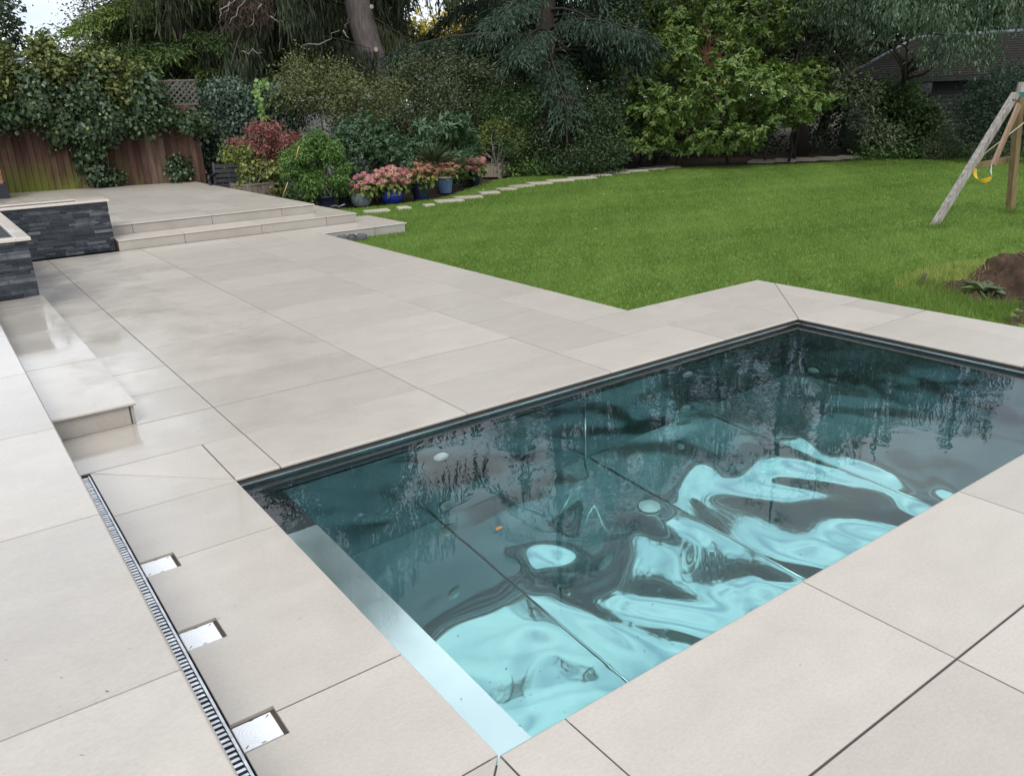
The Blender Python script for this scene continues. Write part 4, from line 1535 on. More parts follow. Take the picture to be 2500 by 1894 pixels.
# ================================================================== trees
M['bark_grey'] = simple('grey_bark', (0.17, 0.145, 0.135), (0.075, 0.062, 0.058), 0.9, 3.0, stretch=(5, 5, 1.0), bump=1.0, bscale=26, obj=False)
M['bark_dark'] = simple('dark_bark', (0.060, 0.046, 0.036), (0.028, 0.022, 0.018), 0.9, 4.0, stretch=(5, 5, 1), bump=0.8, obj=False)
M['bark_pale'] = simple('birch_bark', (0.38, 0.36, 0.34), (0.035, 0.03, 0.026), 0.8, 2.6, stretch=(2.2, 2.2, 1.4), bump=0.6, obj=False)
M['twig'] = simple('twig', (0.15, 0.12, 0.09), (0.09, 0.07, 0.05), 0.9, 5.0, obj=False)
M['twig_pale'] = simple('dead_twig', (0.33, 0.30, 0.27), (0.22, 0.19, 0.17), 0.9, 5.0, obj=False)
M['cut'] = simple('cut_wood', (0.50, 0.42, 0.30), (0.40, 0.33, 0.24), 0.8, 8.0)

LM = {
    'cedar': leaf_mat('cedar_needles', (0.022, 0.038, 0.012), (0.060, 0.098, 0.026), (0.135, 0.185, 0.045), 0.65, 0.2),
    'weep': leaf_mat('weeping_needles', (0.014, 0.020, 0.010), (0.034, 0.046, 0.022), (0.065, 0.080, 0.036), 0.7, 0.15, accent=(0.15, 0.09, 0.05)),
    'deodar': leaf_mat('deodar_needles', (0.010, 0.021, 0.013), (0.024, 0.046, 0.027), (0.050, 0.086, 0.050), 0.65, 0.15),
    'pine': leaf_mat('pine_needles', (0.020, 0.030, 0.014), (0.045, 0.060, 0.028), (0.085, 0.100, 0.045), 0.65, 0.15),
    'brown': leaf_mat('dead_needles', (0.03, 0.021, 0.016), (0.055, 0.037, 0.027), (0.09, 0.060, 0.042), 0.8, 0.1),
    'magnolia': leaf_mat('magnolia_leaf', (0.038, 0.068, 0.017), (0.090, 0.143, 0.034), (0.155, 0.222, 0.062), 0.42, 0.3, accent=(0.25, 0.20, 0.02)),
    'dark': leaf_mat('dark_leaf', (0.012, 0.024, 0.010), (0.026, 0.050, 0.018), (0.055, 0.090, 0.032), 0.5, 0.2),
    'mid': leaf_mat('green_leaf', (0.020, 0.042, 0.013), (0.045, 0.082, 0.024), (0.090, 0.140, 0.042), 0.5, 0.25),
    'grey': leaf_mat('grey_green_leaf', (0.030, 0.044, 0.022), (0.065, 0.085, 0.042), (0.125, 0.150, 0.080), 0.6, 0.2, accent=(0.16, 0.07, 0.03)),
    'olive': leaf_mat('olive_leaf', (0.035, 0.045, 0.016), (0.085, 0.100, 0.036), (0.165, 0.180, 0.075), 0.6, 0.25),
    'ivy': leaf_mat('ivy_leaf', (0.013, 0.028, 0.012), (0.034, 0.060, 0.025), (0.076, 0.112, 0.050), 0.38, 0.15, spec=0.5, accent=(0.22, 0.24, 0.04)),
    'ivytop': leaf_mat('ivy_flowering', (0.040, 0.055, 0.015), (0.085, 0.108, 0.030), (0.160, 0.175, 0.060), 0.5, 0.2, accent=(0.30, 0.26, 0.03)),
    'ivyvar': leaf_mat('ivy_grey_leaf', (0.014, 0.030, 0.018), (0.036, 0.062, 0.040), (0.090, 0.125, 0.085), 0.4, 0.15),
    'bright': leaf_mat('bright_leaf', (0.035, 0.075, 0.018), (0.080, 0.150, 0.035), (0.150, 0.235, 0.060), 0.45, 0.3),
    'laurel': leaf_mat('laurel_leaf', (0.022, 0.050, 0.022), (0.050, 0.092, 0.045), (0.100, 0.155, 0.085), 0.4, 0.2),
    'willow': leaf_mat('narrow_leaf', (0.018, 0.036, 0.020), (0.045, 0.078, 0.044), (0.110, 0.155, 0.095), 0.5, 0.2),
    'yellow': leaf_mat('yellow_leaf', (0.16, 0.13, 0.02), (0.32, 0.26, 0.03), (0.52, 0.42, 0.05), 0.5, 0.35),
    'yelgreen': leaf_mat('yellow_green_leaf', (0.055, 0.080, 0.020), (0.125, 0.155, 0.038), (0.245, 0.255, 0.080), 0.5, 0.3, accent=(0.36, 0.27, 0.02)),
    'acer': leaf_mat('acer_leaf', (0.085, 0.028, 0.028), (0.20, 0.078, 0.072), (0.29, 0.130, 0.115), 0.5, 0.3),
    'hydleaf': leaf_mat('hydrangea_leaf', (0.035, 0.060, 0.012), (0.095, 0.130, 0.030), (0.200, 0.220, 0.050), 0.5, 0.3),
    'yucca': leaf_mat('yucca_leaf', (0.020, 0.034, 0.018), (0.040, 0.060, 0.030), (0.080, 0.105, 0.050), 0.45, 0.1),
    'fern': leaf_mat('ground_leaf', (0.022, 0.048, 0.012), (0.050, 0.095, 0.022), (0.100, 0.160, 0.040), 0.5, 0.25),
    'far': leaf_mat('distant_leaf', (0.018, 0.028, 0.012), (0.038, 0.056, 0.022), (0.075, 0.098, 0.040), 0.6, 0.2),
    'greydist': leaf_mat('distant_grey_leaf', (0.040, 0.048, 0.032), (0.080, 0.092, 0.058), (0.140, 0.155, 0.100), 0.6, 0.2),
}


def conifer(name, label, base, h, r0, zlow, Lmax, style, leafmat, seed, bark='bark_dark', lean=(0, 0), dens=(26, 7), zsplit=5.5, cat='tree', top_L=0.25, gap=0.45, drop=0.0, limb=True):
    rng = np.random.default_rng(seed)
    base = V(base[0], base[1], -0.19)
    root = empty(name, base, label=label, cat=cat, group='tall conifers behind the garden')
    lean = V(lean[0], lean[1], 0)

    def tp(z):
        return base + V(0, 0, z) + lean * (z / h) + V(0.12 * math.sin(z * 0.6 + seed), 0.12 * math.cos(z * 0.5 + seed), 0) * min(1, z / 3)

    zs = np.linspace(0, h, 14)
    b = MB()
    b.tube([tp(z) for z in zs], [r0 * (1.25 if i == 0 else 1) * (1 - 0.9 * (z / h) ** 1.1) for i, z in enumerate(zs)], 12)
    b.build('trunk', M[bark], root, smooth=True)
    lb_ = MB()
    T0, TD, TL, TN = [], [], [], []
    z = zlow
    while z < h * 0.98:
        f = (z - zlow) / (h - zlow)
        nbr = 5 if z < zsplit else 4
        for q in range(nbr):
            az = rng.uniform(0, 2 * math.pi)
            a = V(math.cos(az), math.sin(az), 0)
            s_ = V(-a[1], a[0], 0)
            L = Lmax * ((1 - f ** 1.9) * (1 - top_L) + top_L) * rng.uniform(0.65, 1.1)
            L *= 1 - 0.75 * max(0, f - 0.8) / 0.2
            rise = rng.uniform(-0.05, 0.25) if style != 'weep' else rng.uniform(0.0, 0.25)
            dr = rng.uniform(0.25, 0.55) if style != 'cedar' else rng.uniform(0.15, 0.42)
            z0 = z + rng.uniform(-gap, gap) * 0.5
            p0 = tp(z0)
            side = rng.normal(0, 0.12)
            ts = np.linspace(0, 1, 6)
            path = np.array([p0 + a * L * t + s_ * side * L * t * t + V(0, 0, (rise * t - dr * t * t) * L) for t in ts])
            if limb and z0 < h * 0.8: lb_.tube(path, [max(0.010, 0.015 * L * (1 - 0.85 * t)) for t in ts], 4, cap=False)
            nt_ = int((dens[0] if z0 < zsplit else dens[1]) * L)
            t = rng.uniform(0.18, 1.0, nt_) ** 0.8
            k = np.minimum((t * 5).astype(int), 4)
            fr = t * 5 - k
            pp = path[k] * (1 - fr[:, None]) + path[k + 1] * fr[:, None]
            lat = rng.uniform(-1, 1, nt_)
            wid = (0.10 + 0.30 * t * (1.15 - t)) * L * (0.9 if style == 'cedar' else 0.55)
            if style == 'cedar':
                pp = pp + s_ * (lat * wid)[:, None] + V(0, 0, 1) * (rng.normal(0, 0.05, nt_) - 0.10 * np.abs(lat) * wid)[:, None]
                d = a * 0.8 + s_ * (lat * 1.0)[:, None] + rng.normal(0, 0.3, (nt_, 3)) + V(0, 0, -0.28)
                ln = rng.uniform(0.25, 0.55, nt_)
            elif style == 'deodar':
                pp = pp + s_ * (lat * wid)[:, None]
                d = a * 0.6 + s_ * (lat * 0.8)[:, None] + rng.normal(0, 0.25, (nt_, 3)) + V(0, 0, -0.75)
                ln = rng.uniform(0.3, 0.7, nt_)
            elif style == 'pine':
                pp = pp + s_ * (lat * wid * 0.8)[:, None]
                d = a * 0.8 + s_ * (lat * 0.8)[:, None] + rng.normal(0, 0.5, (nt_, 3)) + V(0, 0, 0.1)
                ln = rng.uniform(0.2, 0.4, nt_)
            else:
                pp = pp + s_ * (lat * wid * 0.7)[:, None]
                d = V(0, 0, -1) + rng.normal(0, 0.10, (nt_, 3)) + a * 0.05
                ln = rng.uniform(0.5, 1.5, nt_)
            T0.append(pp); TD.append(unit(d)); TL.append(ln); TN.append(rng.normal(0, 0.16) + rng.normal(0, 0.10, nt_))
        z += gap * rng.uniform(0.7, 1.3) * (1 if z < zsplit else 1.35)
    lb_.build('limbs', M['bark_dark'], root, smooth=True)
    T0, TD, TL, TN = np.concatenate(T0), np.concatenate(TD), np.concatenate(TL), np.concatenate(TN)
    K = 5 if style != 'deodar' else 6
    n = len(T0)
    kk = np.tile(np.arange(K), n)
    T0, TD, TL, TN = (np.repeat(x, K, 0) for x in (T0, TD, TL, TN))
    N = n * K
    fr = (kk + rng.uniform(0, 0.8, N)) / K
    pos = T0 + TD * (TL * fr)[:, None]
    if style == 'weep':
        d = TD + rng.normal(0, 0.16, (N, 3)); L = TL * 0.36; W = rng.uniform(0.025, 0.06, N)
        pos = pos + V(0, 0, -0.06) * ((TL * fr) ** 2)[:, None]
    elif style == 'cedar':
        d = TD + rng.normal(0, 0.45, (N, 3)); L = rng.uniform(0.10, 0.22, N); W = L * 0.24
        pos = pos + V(0, 0, -0.35) * ((TL * fr) ** 2)[:, None]
    elif style == 'pine':
        d = TD + rng.normal(0, 0.7, (N, 3)); L = rng.uniform(0.08, 0.16, N); W = L * 0.4
    else:
        d = TD + rng.normal(0, 0.35, (N, 3)); L = rng.uniform(0.10, 0.22, N); W = L * 0.20
        pos = pos + V(0, 0, -0.45) * ((TL * fr) ** 2)[:, None]
    nrm = unit(V(0, 0, 1) + rng.normal(0, 0.6, (N, 3)))
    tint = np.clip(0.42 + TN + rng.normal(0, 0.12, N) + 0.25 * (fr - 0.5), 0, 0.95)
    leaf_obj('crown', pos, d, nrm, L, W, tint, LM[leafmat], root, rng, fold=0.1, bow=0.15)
    return root


def xy(px, D):
    p = at(px, 250, D)
    return p[0], p[1]


conifer('cedar_tree', 'feathery yellow-green cedar with bare lower trunk behind the ivy fence', xy(492, 27.5), 15.5, 0.24, 2.0, 2.85, 'cedar', 'cedar', 101, lean=(-1.2, -0.2), dens=(85, 17), gap=0.42)
conifer('weeping_spruce', 'dark weeping spruce with hanging curtains left of the big trunk', xy(690, 28.5), 17.5, 0.33, 2.3, 4.6, 'weep', 'weep', 102, dens=(44, 19), gap=0.42)
big = conifer('giant_conifer', 'tallest conifer with thick bare grey trunk and drooping dark branches', xy(972, 26.5), 19.0, 0.47, 6.6, 4.8, 'weep', 'weep', 103, bark='bark_grey', lean=(-3.0, 1.6), dens=(30, 18), zsplit=7.5, gap=0.7)
conifer('deodar_tree', 'blue-green deodar with drooping fans in the centre of the tree line', xy(1345, 26.5), 17.0, 0.34, 3.5, 4.4, 'deodar', 'deodar', 104, dens=(70, 19), gap=0.55)
conifer('pine_tree', 'dull green pine reaching over the magnolia from behind', xy(1960, 29.0), 14.0, 0.25, 3.0, 5.2, 'pine', 'pine', 105, dens=(36, 14), gap=0.7)
conifer('weeping_spruce', 'dark spruce filling the gap right of the big grey trunk', xy(1240, 31), 15.0, 0.3, 1.2, 2.8, 'weep', 'weep', 106, dens=(26, 9), gap=0.6)

for (px, D, h, sd_, lb_) in ((560, 35, 16, 111, 'left of the weeping spruce'), (820, 34, 17.5, 112, 'behind the big trunk'), (1480, 34, 17, 113, 'above the birch'), (1640, 35, 16.5, 114, 'behind the magnolia'), (1790, 36, 15.5, 115, 'far above the magnolia'), (2440, 34, 12, 116, 'above the summerhouse'), (2080, 34, 15, 117, 'between magnolia and summerhouse'), (2240, 36, 14, 118, 'above the hanging leaves')):
    conifer('weeping_spruce', 'dark hanging upper branches of a far spruce %s' % lb_, xy(px, D), h, 0.28, 6.3, 4.0, 'weep', 'weep', sd_, dens=(18, 15), gap=0.6)
# stubs and burl on the big trunk
p = at(907, 17, 25.85); rq = Vector(tuple(CAM_LOC - p)).to_track_quat('Z', 'Y').to_euler()
for (px, py) in ((907, 17), (918, 122)):
    p = at(px, py, 25.85)
    b = MB(); b.lathe([(0.0, 0.1), (0.055, 0.1), (0.06, 0.0), (0.06, -0.25)], 12); b.build('cut_stub', M['cut'], big, loc=p, rot=rq)
p = at(886, 44, 26.3)
b = MB(); b.lathe([(0.0, 0.30), (0.10, 0.24), (0.17, 0.08), (0.17, -0.12), (0.08, -0.28), (0, -0.32)], 12); b.build('burl', M['bark_grey'], big, smooth=True, loc=p)
# dead twigs of the spruce
rt = np.random.default_rng(9)
dead = []
for (x0, y0, x1, y1) in ((660, 40, 705, 70), (690, 50, 720, 40), (585, 128, 640, 130), (740, 112, 830, 75), (838, 75, 852, 92), (842, 70, 850, 45), (560, 5, 535, 45), (600, 0, 560, 60), (640, 10, 610, 66), (575, 0, 548, 30)):
    dead.append(bend(at(x0, y0, 24.6), at(x1, y1, 24.3), 0.08, rt, 6))
dw = empty('dead_branch', dead[0][0], label='bare pale dead twigs hanging in front of the dark spruce', cat='branch')
for pts in dead:
    stems('twig', [pts], 0.022, 0.006, M['twig_pale'], dw)
# brown dead sprays
rng = np.random.default_rng(17)
n = 800
c_ = np.array([at(rng.uniform(535, 660), rng.uniform(-30, 55), rng.uniform(24.4, 25.4)) for _ in range(160)])
ids = rng.integers(0, 160, n)
pos = c_[ids] + rng.normal(0, 0.10, (n, 3))
leaf_obj('dead_needles', pos, V(0, 0, -1) + rng.normal(0, 0.4, (n, 3)), rdir(rng, n), rng.uniform(0.12, 0.3, n), 0.03, rng.random(n), LM['brown'], dw, rng)


def broadleaf(name, label, base, trunk_h, r0, ells, n, L, ratio, leafmat, seed, bark='bark_dark', group=None, limbs=6, cat='tree', **k):
    rng = np.random.default_rng(seed)
    base = V(base[0], base[1], -0.19)
    root = empty(name, base, label=label, cat=cat, group=group)
    E = np.array(ells, float)
    ctr = E[:, :3].mean(0)
    b = MB()
    mid = base + (ctr - base) * 0.45
    mid[2] = trunk_h
    b.tube(bend(base, mid, 0.03, rng, 5), [r0 * 1.2, r0, r0 * 0.9, r0 * 0.8, r0 * 0.75], 10)
    b.build('trunk', M[bark], root, smooth=True)
    b = MB()
    for i in range(limbs):
        e = E[i % len(E)]
        tgt = e[:3] + rng.normal(size=3) * e[3:] * 0.35
        b.tube(bend(mid - V(0, 0, rng.uniform(0, trunk_h * 0.3)), tgt, 0.06, rng, 6), [r0 * 0.5 * (1 - 0.8 * t) for t in np.linspace(0, 1, 6)], 6)
    b.build('limbs', M[bark], root, smooth=True)
    foliage('crown', ells, n, L, ratio, LM[leafmat], root, seed + 1, **k)
    return root


def ell(px, py, D, rx, rz_, rd=None):
    c_ = at(px, py, D)
    return (c_[0], c_[1], c_[2], rx, rd or rx, rz_)


# magnolia on the lawn edge
mg = gp(1655, 408)
mag = broadleaf('magnolia_tree', 'broad magnolia with large fresh green leaves at the lawn edge', mg, 0.9, 0.09,
                [ell(1575, 345, 24.0, 0.7, 0.35), ell(1690, 350, 24.0, 0.9, 0.38), ell(1785, 345, 23.9, 0.7, 0.36), ell(1930, 288, 24.4, 0.7, 0.34), ell(2000, 245, 25.0, 0.6, 0.5), ell(1608, 330, 24.6, 1.35, 0.55), ell(1768, 320, 24.2, 1.35, 0.6), ell(1900, 262, 24.8, 1.2, 0.5), ell(1548, 320, 24.0, 0.9, 0.5), ell(1668, 250, 24.4, 1.5, 0.8), ell(1818, 220, 24.4, 1.6, 0.9),
                 ell(1928, 200, 25.2, 1.0, 0.9), ell(1588, 190, 25.2, 1.2, 0.9), ell(1708, 130, 25.6, 1.7, 1.0), ell(1848, 90, 26.0, 1.6, 1.2), ell(1618, 70, 26.5, 1.3, 1.2), ell(1748, 10, 27, 1.7, 1.2), ell(1918, -20, 27.5, 1.6, 1.3), ell(1628, -70, 27.5, 1.4, 1.0)],
                44000, 0.15, 0.45, 'magnolia', 201, limbs=14, clump=8, depth=0.5, lump=0.25, up=0.7, tvar=0.17, bow=0.14, droop=0.12, sub=8, rosette=True, flat=1.0)
for (px, py) in ((1775, 400), (1868, 395), (1925, 395), (1940, 392), (1560, 405), (1600, 402)):
    p = gp(px, py)
    stems('stem', [bend(p, at(px + 14, py - 110, np.hypot(*(p - CAM_LOC)[:2])), 0.05, rt, 5)], 0.05, 0.03, M['bark_dark'], mag)
# birch with flaking white bark
bi = xy(1512, 24.4)
brt = empty('birch_tree', (bi[0], bi[1], -0.19), label='leaning birch trunk with peeling white bark wrapped in ivy', cat='tree')
pts = [at(1500, 400, 24.4), at(1510, 300, 24.4), at(1523, 200, 24.4), at(1545, 90, 24.5), at(1560, 0, 24.6), at(1578, -120, 24.7), at(1600, -300, 25)]
MB().tube(pts, [0.14, 0.12, 0.11, 0.10, 0.10, 0.08, 0.05], 10).build('trunk', M['bark_pale'], brt, smooth=True)
foliage('ivy', [ell(1500, 330, 24.1, 0.32, 0.8), ell(1512, 230, 24.2, 0.28, 0.7), ell(1530, 130, 24.3, 0.28, 0.5), ell(1535, 20, 24.5, 0.3, 0.55)], 5200, 0.085, 0.8, LM['ivy'], brt, 210, spread=0.1, sub=5)
foliage('crown', [ell(1590, -340, 25, 2.0, 1.6), ell(1680, -480, 25.5, 1.7, 1.5), ell(1520, -520, 25, 1.5, 1.4), ell(1600, -640, 25, 1.2, 1.4)], 4200, 0.11, 0.6, LM['mid'], brt, 211, spread=0.3, depth=0.8)

# tree over the summerhouse with hanging narrow leaves
broadleaf('weeping_leaf_tree', 'tree with grey-green narrow hanging leaves over the summerhouse roof', xy(2195, 28.2), 2.4, 0.09,
          [ell(2080, 25, 25.0, 1.2, 0.7), ell(2225, 40, 24.6, 1.2, 0.8), ell(2340, 70, 25.2, 1.2, 0.8), ell(2310, 125, 24.8, 0.7, 0.4), ell(2385, 125, 25.3, 0.7, 0.4), ell(2420, 20, 26, 1.2, 0.9),
           ell(2150, -40, 25.5, 1.8, 1.2), ell(2300, -90, 26, 1.9, 1.3), ell(2230, -200, 26.5, 1.8, 1.3), ell(2020, -60, 27, 1.5, 1.3)],
          23000, 0.14, 0.26, 'willow', 220, limbs=11, clump=14, spread=0.13, depth=0.5, droop=1.1, up=0.3, tvar=0.2, sub=8)

# trees left of the conifers
broadleaf('silver_birch', 'pale small-leaved tree standing against the sky left of the cedar', xy(262, 33), 3.0, 0.12,
          [ell(235, 70, 33, 0.9, 1.1), ell(300, 60, 33.5, 1.3, 1.8), ell(250, 125, 33, 1.2, 0.8), ell(300, -60, 33.5, 0.9, 1.4), ell(360, 120, 34, 1.4, 1.5)], 9000, 0.13, 0.55, 'greydist', 230, clump=9, spread=0.28, depth=0.75)
broadleaf('roadside_tree', 'broadleaf tree cut by the left edge of the frame', xy(-30, 40), 3.0, 0.16,
          [ell(-30, 110, 40, 1.2, 1.5), ell(5, 85, 40, 0.75, 0.9), ell(15, 130, 40, 0.7, 0.9), ell(-60, 40, 40, 1.5, 1.5), ell(-90, 150, 40, 1.8, 1.4)], 4500, 0.20, 0.7, 'dark', 240, clump=9, spread=0.22, depth=0.6)
broadleaf('yellow_tree', 'yellow-leaved tree lit between the two dark conifers', xy(1105, 46), 2.5, 0.15,
          [ell(1060, 100, 46, 1.6, 1.0), ell(1135, 85, 46, 1.7, 1.2), ell(1180, 110, 46, 1.4, 1.0), ell(1100, 160, 46, 1.6, 1.2), ell(990, 110, 46, 1.5, 1.2)], 5200, 0.26, 0.7, 'yellow', 250, clump=10, spread=0.3, depth=0.6)
# distant belt of trees behind everything
rng = np.random.default_rng(300)
belt = [(450, 47, 8.5), (540, 44, 9.5), (640, 41, 10.0), (760, 44, 10.5), (880, 42, 9.0), (1010, 52, 5.4), (1270, 42, 8.5), (1400, 44, 9.5), (1520, 42, 7.5), (1760, 46, 8.0), (1880, 41, 9.0), (2010, 40, 9.5), (2130, 41, 8.5), (2260, 42, 8.0), (2390, 40, 8.5), (2520, 40, 8.5), (2650, 40, 8.0)]
where = ['behind the silver birch', 'behind the cedar trunk', 'behind the weeping spruce', 'between spruce and big trunk', 'just behind the big trunk', 'low behind the yellow tree', 'left of the deodar trunk', 'behind the deodar', 'behind the birch', 'behind the brick house', 'behind the magnolia top', 'right of the magnolia top', 'behind the hanging leaves', 'above the summerhouse hip', 'above the summerhouse ridge', 'at the right edge above the roof', 'just outside the right edge']
for i, (px, D, h) in enumerate(belt):
    x_, y_ = xy(px, D)
    es = []
    for q in range(6):
        es.append((x_ + rng.normal(0, 1.2), y_ + rng.normal(0, 1.2), h * rng.uniform(0.25, 0.8), rng.uniform(1.5, 2.3), rng.uniform(1.5, 2.3), rng.uniform(1.2, 2.0)))
    broadleaf('background_tree', 'dark broadleaf tree of the distant belt %s' % where[i], (x_, y_), h * 0.4, 0.2, es, 4600, 0.30, 0.6, 'far', 310 + 3 * i, group='distant belt of trees', clump=12, spread=0.25, depth=0.7, limbs=5, sub=5)

# ================================================================== ivy on the fence
def F(u, n_, z_):
    p = FA + FD * u + FN * n_
    return (p[0], p[1], z_)


def fu(px, py=300):
    """distance along the fence for a sight line"""
    d = ray(px, py)
    A = np.array([[d[0], -FD[0]], [d[1], -FD[1]]])
    r = np.linalg.solve(A, np.array([FA[0] - CAM_LOC[0], FA[1] - CAM_LOC[1]]))
    t = r[0]
    return r[1], CAM_LOC[2] + d[2] * t


iv = empty('ivy_mass', F(2.5, 0, 0.3), label='big ivy mound with yellow-green flowering top on the left of the fence', cat='ivy', group='ivy on the fence')
E1 = []
for (px, py, rx, rz_) in ((20, 262, 0.7, 0.38), (95, 250, 0.7, 0.5), (100, 218, 0.6, 0.38), (160, 190, 0.7, 0.5), (170, 245, 0.8, 0.65), (240, 208, 0.75, 0.5), (250, 270, 0.8, 0.55), (320, 240, 0.6, 0.5), (300, 290, 0.6, 0.4), (345, 262, 0.4, 0.35), (-60, 250, 0.9, 0.5),
                          (330, 292, 0.5, 0.22), (380, 290, 0.5, 0.16), (430, 292, 0.5, 0.18), (475, 300, 0.4, 0.3), (20, 280, 0.6, 0.2), (215, 330, 0.42, 0.55), (225, 390, 0.28, 0.45), (170, 320, 0.4, 0.35)):
    u, z_ = fu(px, py)
    E1.append((*F(u, 0.18, z_), rx, 0.42, rz_))
foliage('leaves', E1, 24000, 0.105, 0.85, LM['ivy'], iv, 401, clump=10, spread=0.10, depth=0.35, lump=0.25, sub=6, up=0.25, droop=0.6, flat=1.0, tvar=0.17, zmin=0.32)
E2 = []
for (px, py, rx, rz_) in ((118, 135, 0.22, 0.42), (108, 192, 0.5, 0.26), (165, 168, 0.55, 0.3), (235, 170, 0.6, 0.32), (300, 195, 0.45, 0.3), (30, 230, 0.5, 0.22), (28, 165, 0.16, 0.4), (190, 220, 0.6, 0.3), (280, 230, 0.5, 0.3)):
    u, z_ = fu(px, py)
    E2.append((*F(u, 0.24, z_), rx, 0.42, rz_))
foliage('flowering_top', E2, 12500, 0.10, 0.75, LM['ivytop'], iv, 403, clump=9, spread=0.10, depth=0.4, sub=5, up=0.6, tvar=0.22)
stl = []
rv = np.random.default_rng(44)
for px in (195, 205, 215, 228, 240):
    u, _ = fu(px)
    stl.append([F(u + rv.normal(0, 0.02), 0.06, 0.3), F(u + 0.05, 0.08, 0.9), F(u + rv.normal(0, 0.08), 0.1, 1.6), F(u, 0.1, 2.1)])
stems('stems', stl, 0.025, 0.014, M['twig'], iv)

iv2 = empty('ivy_mass', F(6.0, 0, -0.15), label='grey-green trailing ivy curtain right of the trellis, reaching to the ground', cat='ivy', group='ivy on the fence')
E3 = []
for (px, py, D, rx, rz_) in ((450, 245, 21.9, 0.55, 0.40), (500, 240, 21.7, 0.65, 0.45), (560, 245, 21.7, 0.7, 0.45), (620, 250, 21.7, 0.7, 0.45), (680, 255, 21.7, 0.5, 0.5), (470, 300, 21.8, 0.45, 0.4), (530, 310, 21.7, 0.65, 0.7), (600, 320, 21.7, 0.7, 0.7), (665, 320, 21.7, 0.5, 0.7),
                            (515, 390, 21.9, 0.4, 0.6), (570, 390, 22.0, 0.6, 0.6), (640, 390, 22.0, 0.6, 0.6), (700, 300, 21.7, 0.3, 0.6)):
    E3.append(ell(px, py, D, rx, rz_, 0.45))
foliage('leaves', E3, 24000, 0.085, 0.8, LM['ivyvar'], iv2, 405, clump=10, spread=0.09, depth=0.35, sub=6, up=0.3, droop=0.9, flat=1.0, tvar=0.2)
# light green bindweed climbing through it
r_ = np.random.default_rng(46)
pts = [at(px, py, 21.05) for px, py in ((650, 300), (648, 285), (640, 270), (637, 255), (633, 240), (628, 225), (630, 208), (640, 200), (652, 198))]
pos = np.repeat(np.array(pts), 7, 0) + r_.normal(0, 0.035, (63, 3))
bw = empty('bindweed', pts[0], label='light green bindweed strand climbing the grey-green ivy', cat='climber')
stems('stem', [pts], 0.008, 0.005, M['twig'], bw)
leaf_obj('leaves', pos, V(0, 0, -0.8) + r_.normal(0, 0.4, (63, 3)), np.tile(unit(CAM_LOC - pts[0]) + V(0, 0, 0.4), (63, 1)) + r_.normal(0, 0.3, (63, 3)), r_.uniform(0.09, 0.15, 63), 0.10, r_.uniform(0.5, 0.9, 63), LM['bright'], bw, r_)
# ivy at the foot of the fence
for (px, py, rx, rz_, n, lb_) in ((437, 412, 0.28, 0.30, 700, 'small ivy tuft with yellow leaves at the fence foot'), (268, 432, 0.35, 0.12, 600, 'low ivy clump on the paving below the left ivy trail')):
    u, z_ = fu(px, py)
    t = empty('ivy_clump', F(u, 0.1, 0.3), label=lb_, cat='ivy')
    foliage('leaves', [(*F(u, 0.14, z_), rx, 0.15, rz_)], n, 0.08, 0.85, LM['ivy'], t, 407 + px, clump=8, spread=0.06, flat=1.0, zmin=0.31)
    stems('stems', [[F(u + q * 0.06, 0.06, 0.3), F(u - q * 0.04, 0.1, z_ + rz_)] for q in (-1, 0, 1)], 0.008, 0.004, M['twig'], t)


# ================================================================== shrubs of the border
def shrub(name, label, ells, n, L, ratio, mat, seed, stemsn=7, cat='shrub', group=None, twig='twig', base=None, **k):
    E = np.array(ells, float)
    c_ = E[:, :2].mean(0) if base is None else np.array(base[:2])
    root = empty(name, (c_[0], c_[1], -0.18), label=label, cat=cat, group=group)
    rng = np.random.default_rng(seed)
    sl_ = []
    for i in range(stemsn):
        e = E[i % len(E)]
        tgt = e[:3] + rng.normal(size=3) * e[3:] * 0.45
        sl_.append(bend((c_[0] + rng.normal(0, 0.08), c_[1] + rng.normal(0, 0.08), -0.18), tgt, 0.05, rng, 5))
    if sl_: stems('stems', sl_, 0.022, 0.007, M[twig], root)
    foliage('leaves', ells, n, L, ratio, LM[mat], root, seed + 1, **k)
    return root


BG = 'shrubs along the back border'
shrub('climbing_shrub', 'olive-green twiggy climber sprawling over the shed roof', [ell(700, 225, 21.6, 0.8, 0.45), ell(780, 215, 21.8, 0.9, 0.55), ell(860, 225, 21.9, 0.9, 0.55), ell(930, 240, 22, 0.8, 0.5), ell(730, 180, 22, 0.45, 0.4), ell(800, 260, 21.6, 0.9, 0.35), ell(880, 285, 21.8, 0.7, 0.6), ell(830, 330, 22, 0.5, 0.7)],
      15500, 0.075, 0.5, 'olive', 501, stemsn=10, sub=6, spread=0.14, depth=0.55, lump=0.3, group=BG, tvar=0.22)
shrub('border_shrub', 'tall grey-green bush right of the big grey trunk', [ell(1000, 190, 24.9, 0.7, 0.6), ell(1070, 165, 25.2, 0.8, 0.7), ell(1140, 200, 25.2, 0.8, 0.7), ell(1010, 260, 24.6, 0.9, 0.7), ell(1090, 250, 24.8, 1.0, 0.8), ell(1170, 270, 25.0, 0.8, 0.7), ell(970, 310, 24.4, 0.7, 0.8), ell(1060, 330, 24.6, 0.9, 0.8), ell(1150, 340, 24.8, 0.7, 0.8), ell(1200, 210, 25.4, 0.5, 0.4)],
      21000, 0.08, 0.5, 'grey', 505, stemsn=12, spread=0.14, depth=0.5, lump=0.3, sub=6, group=BG, tvar=0.2)
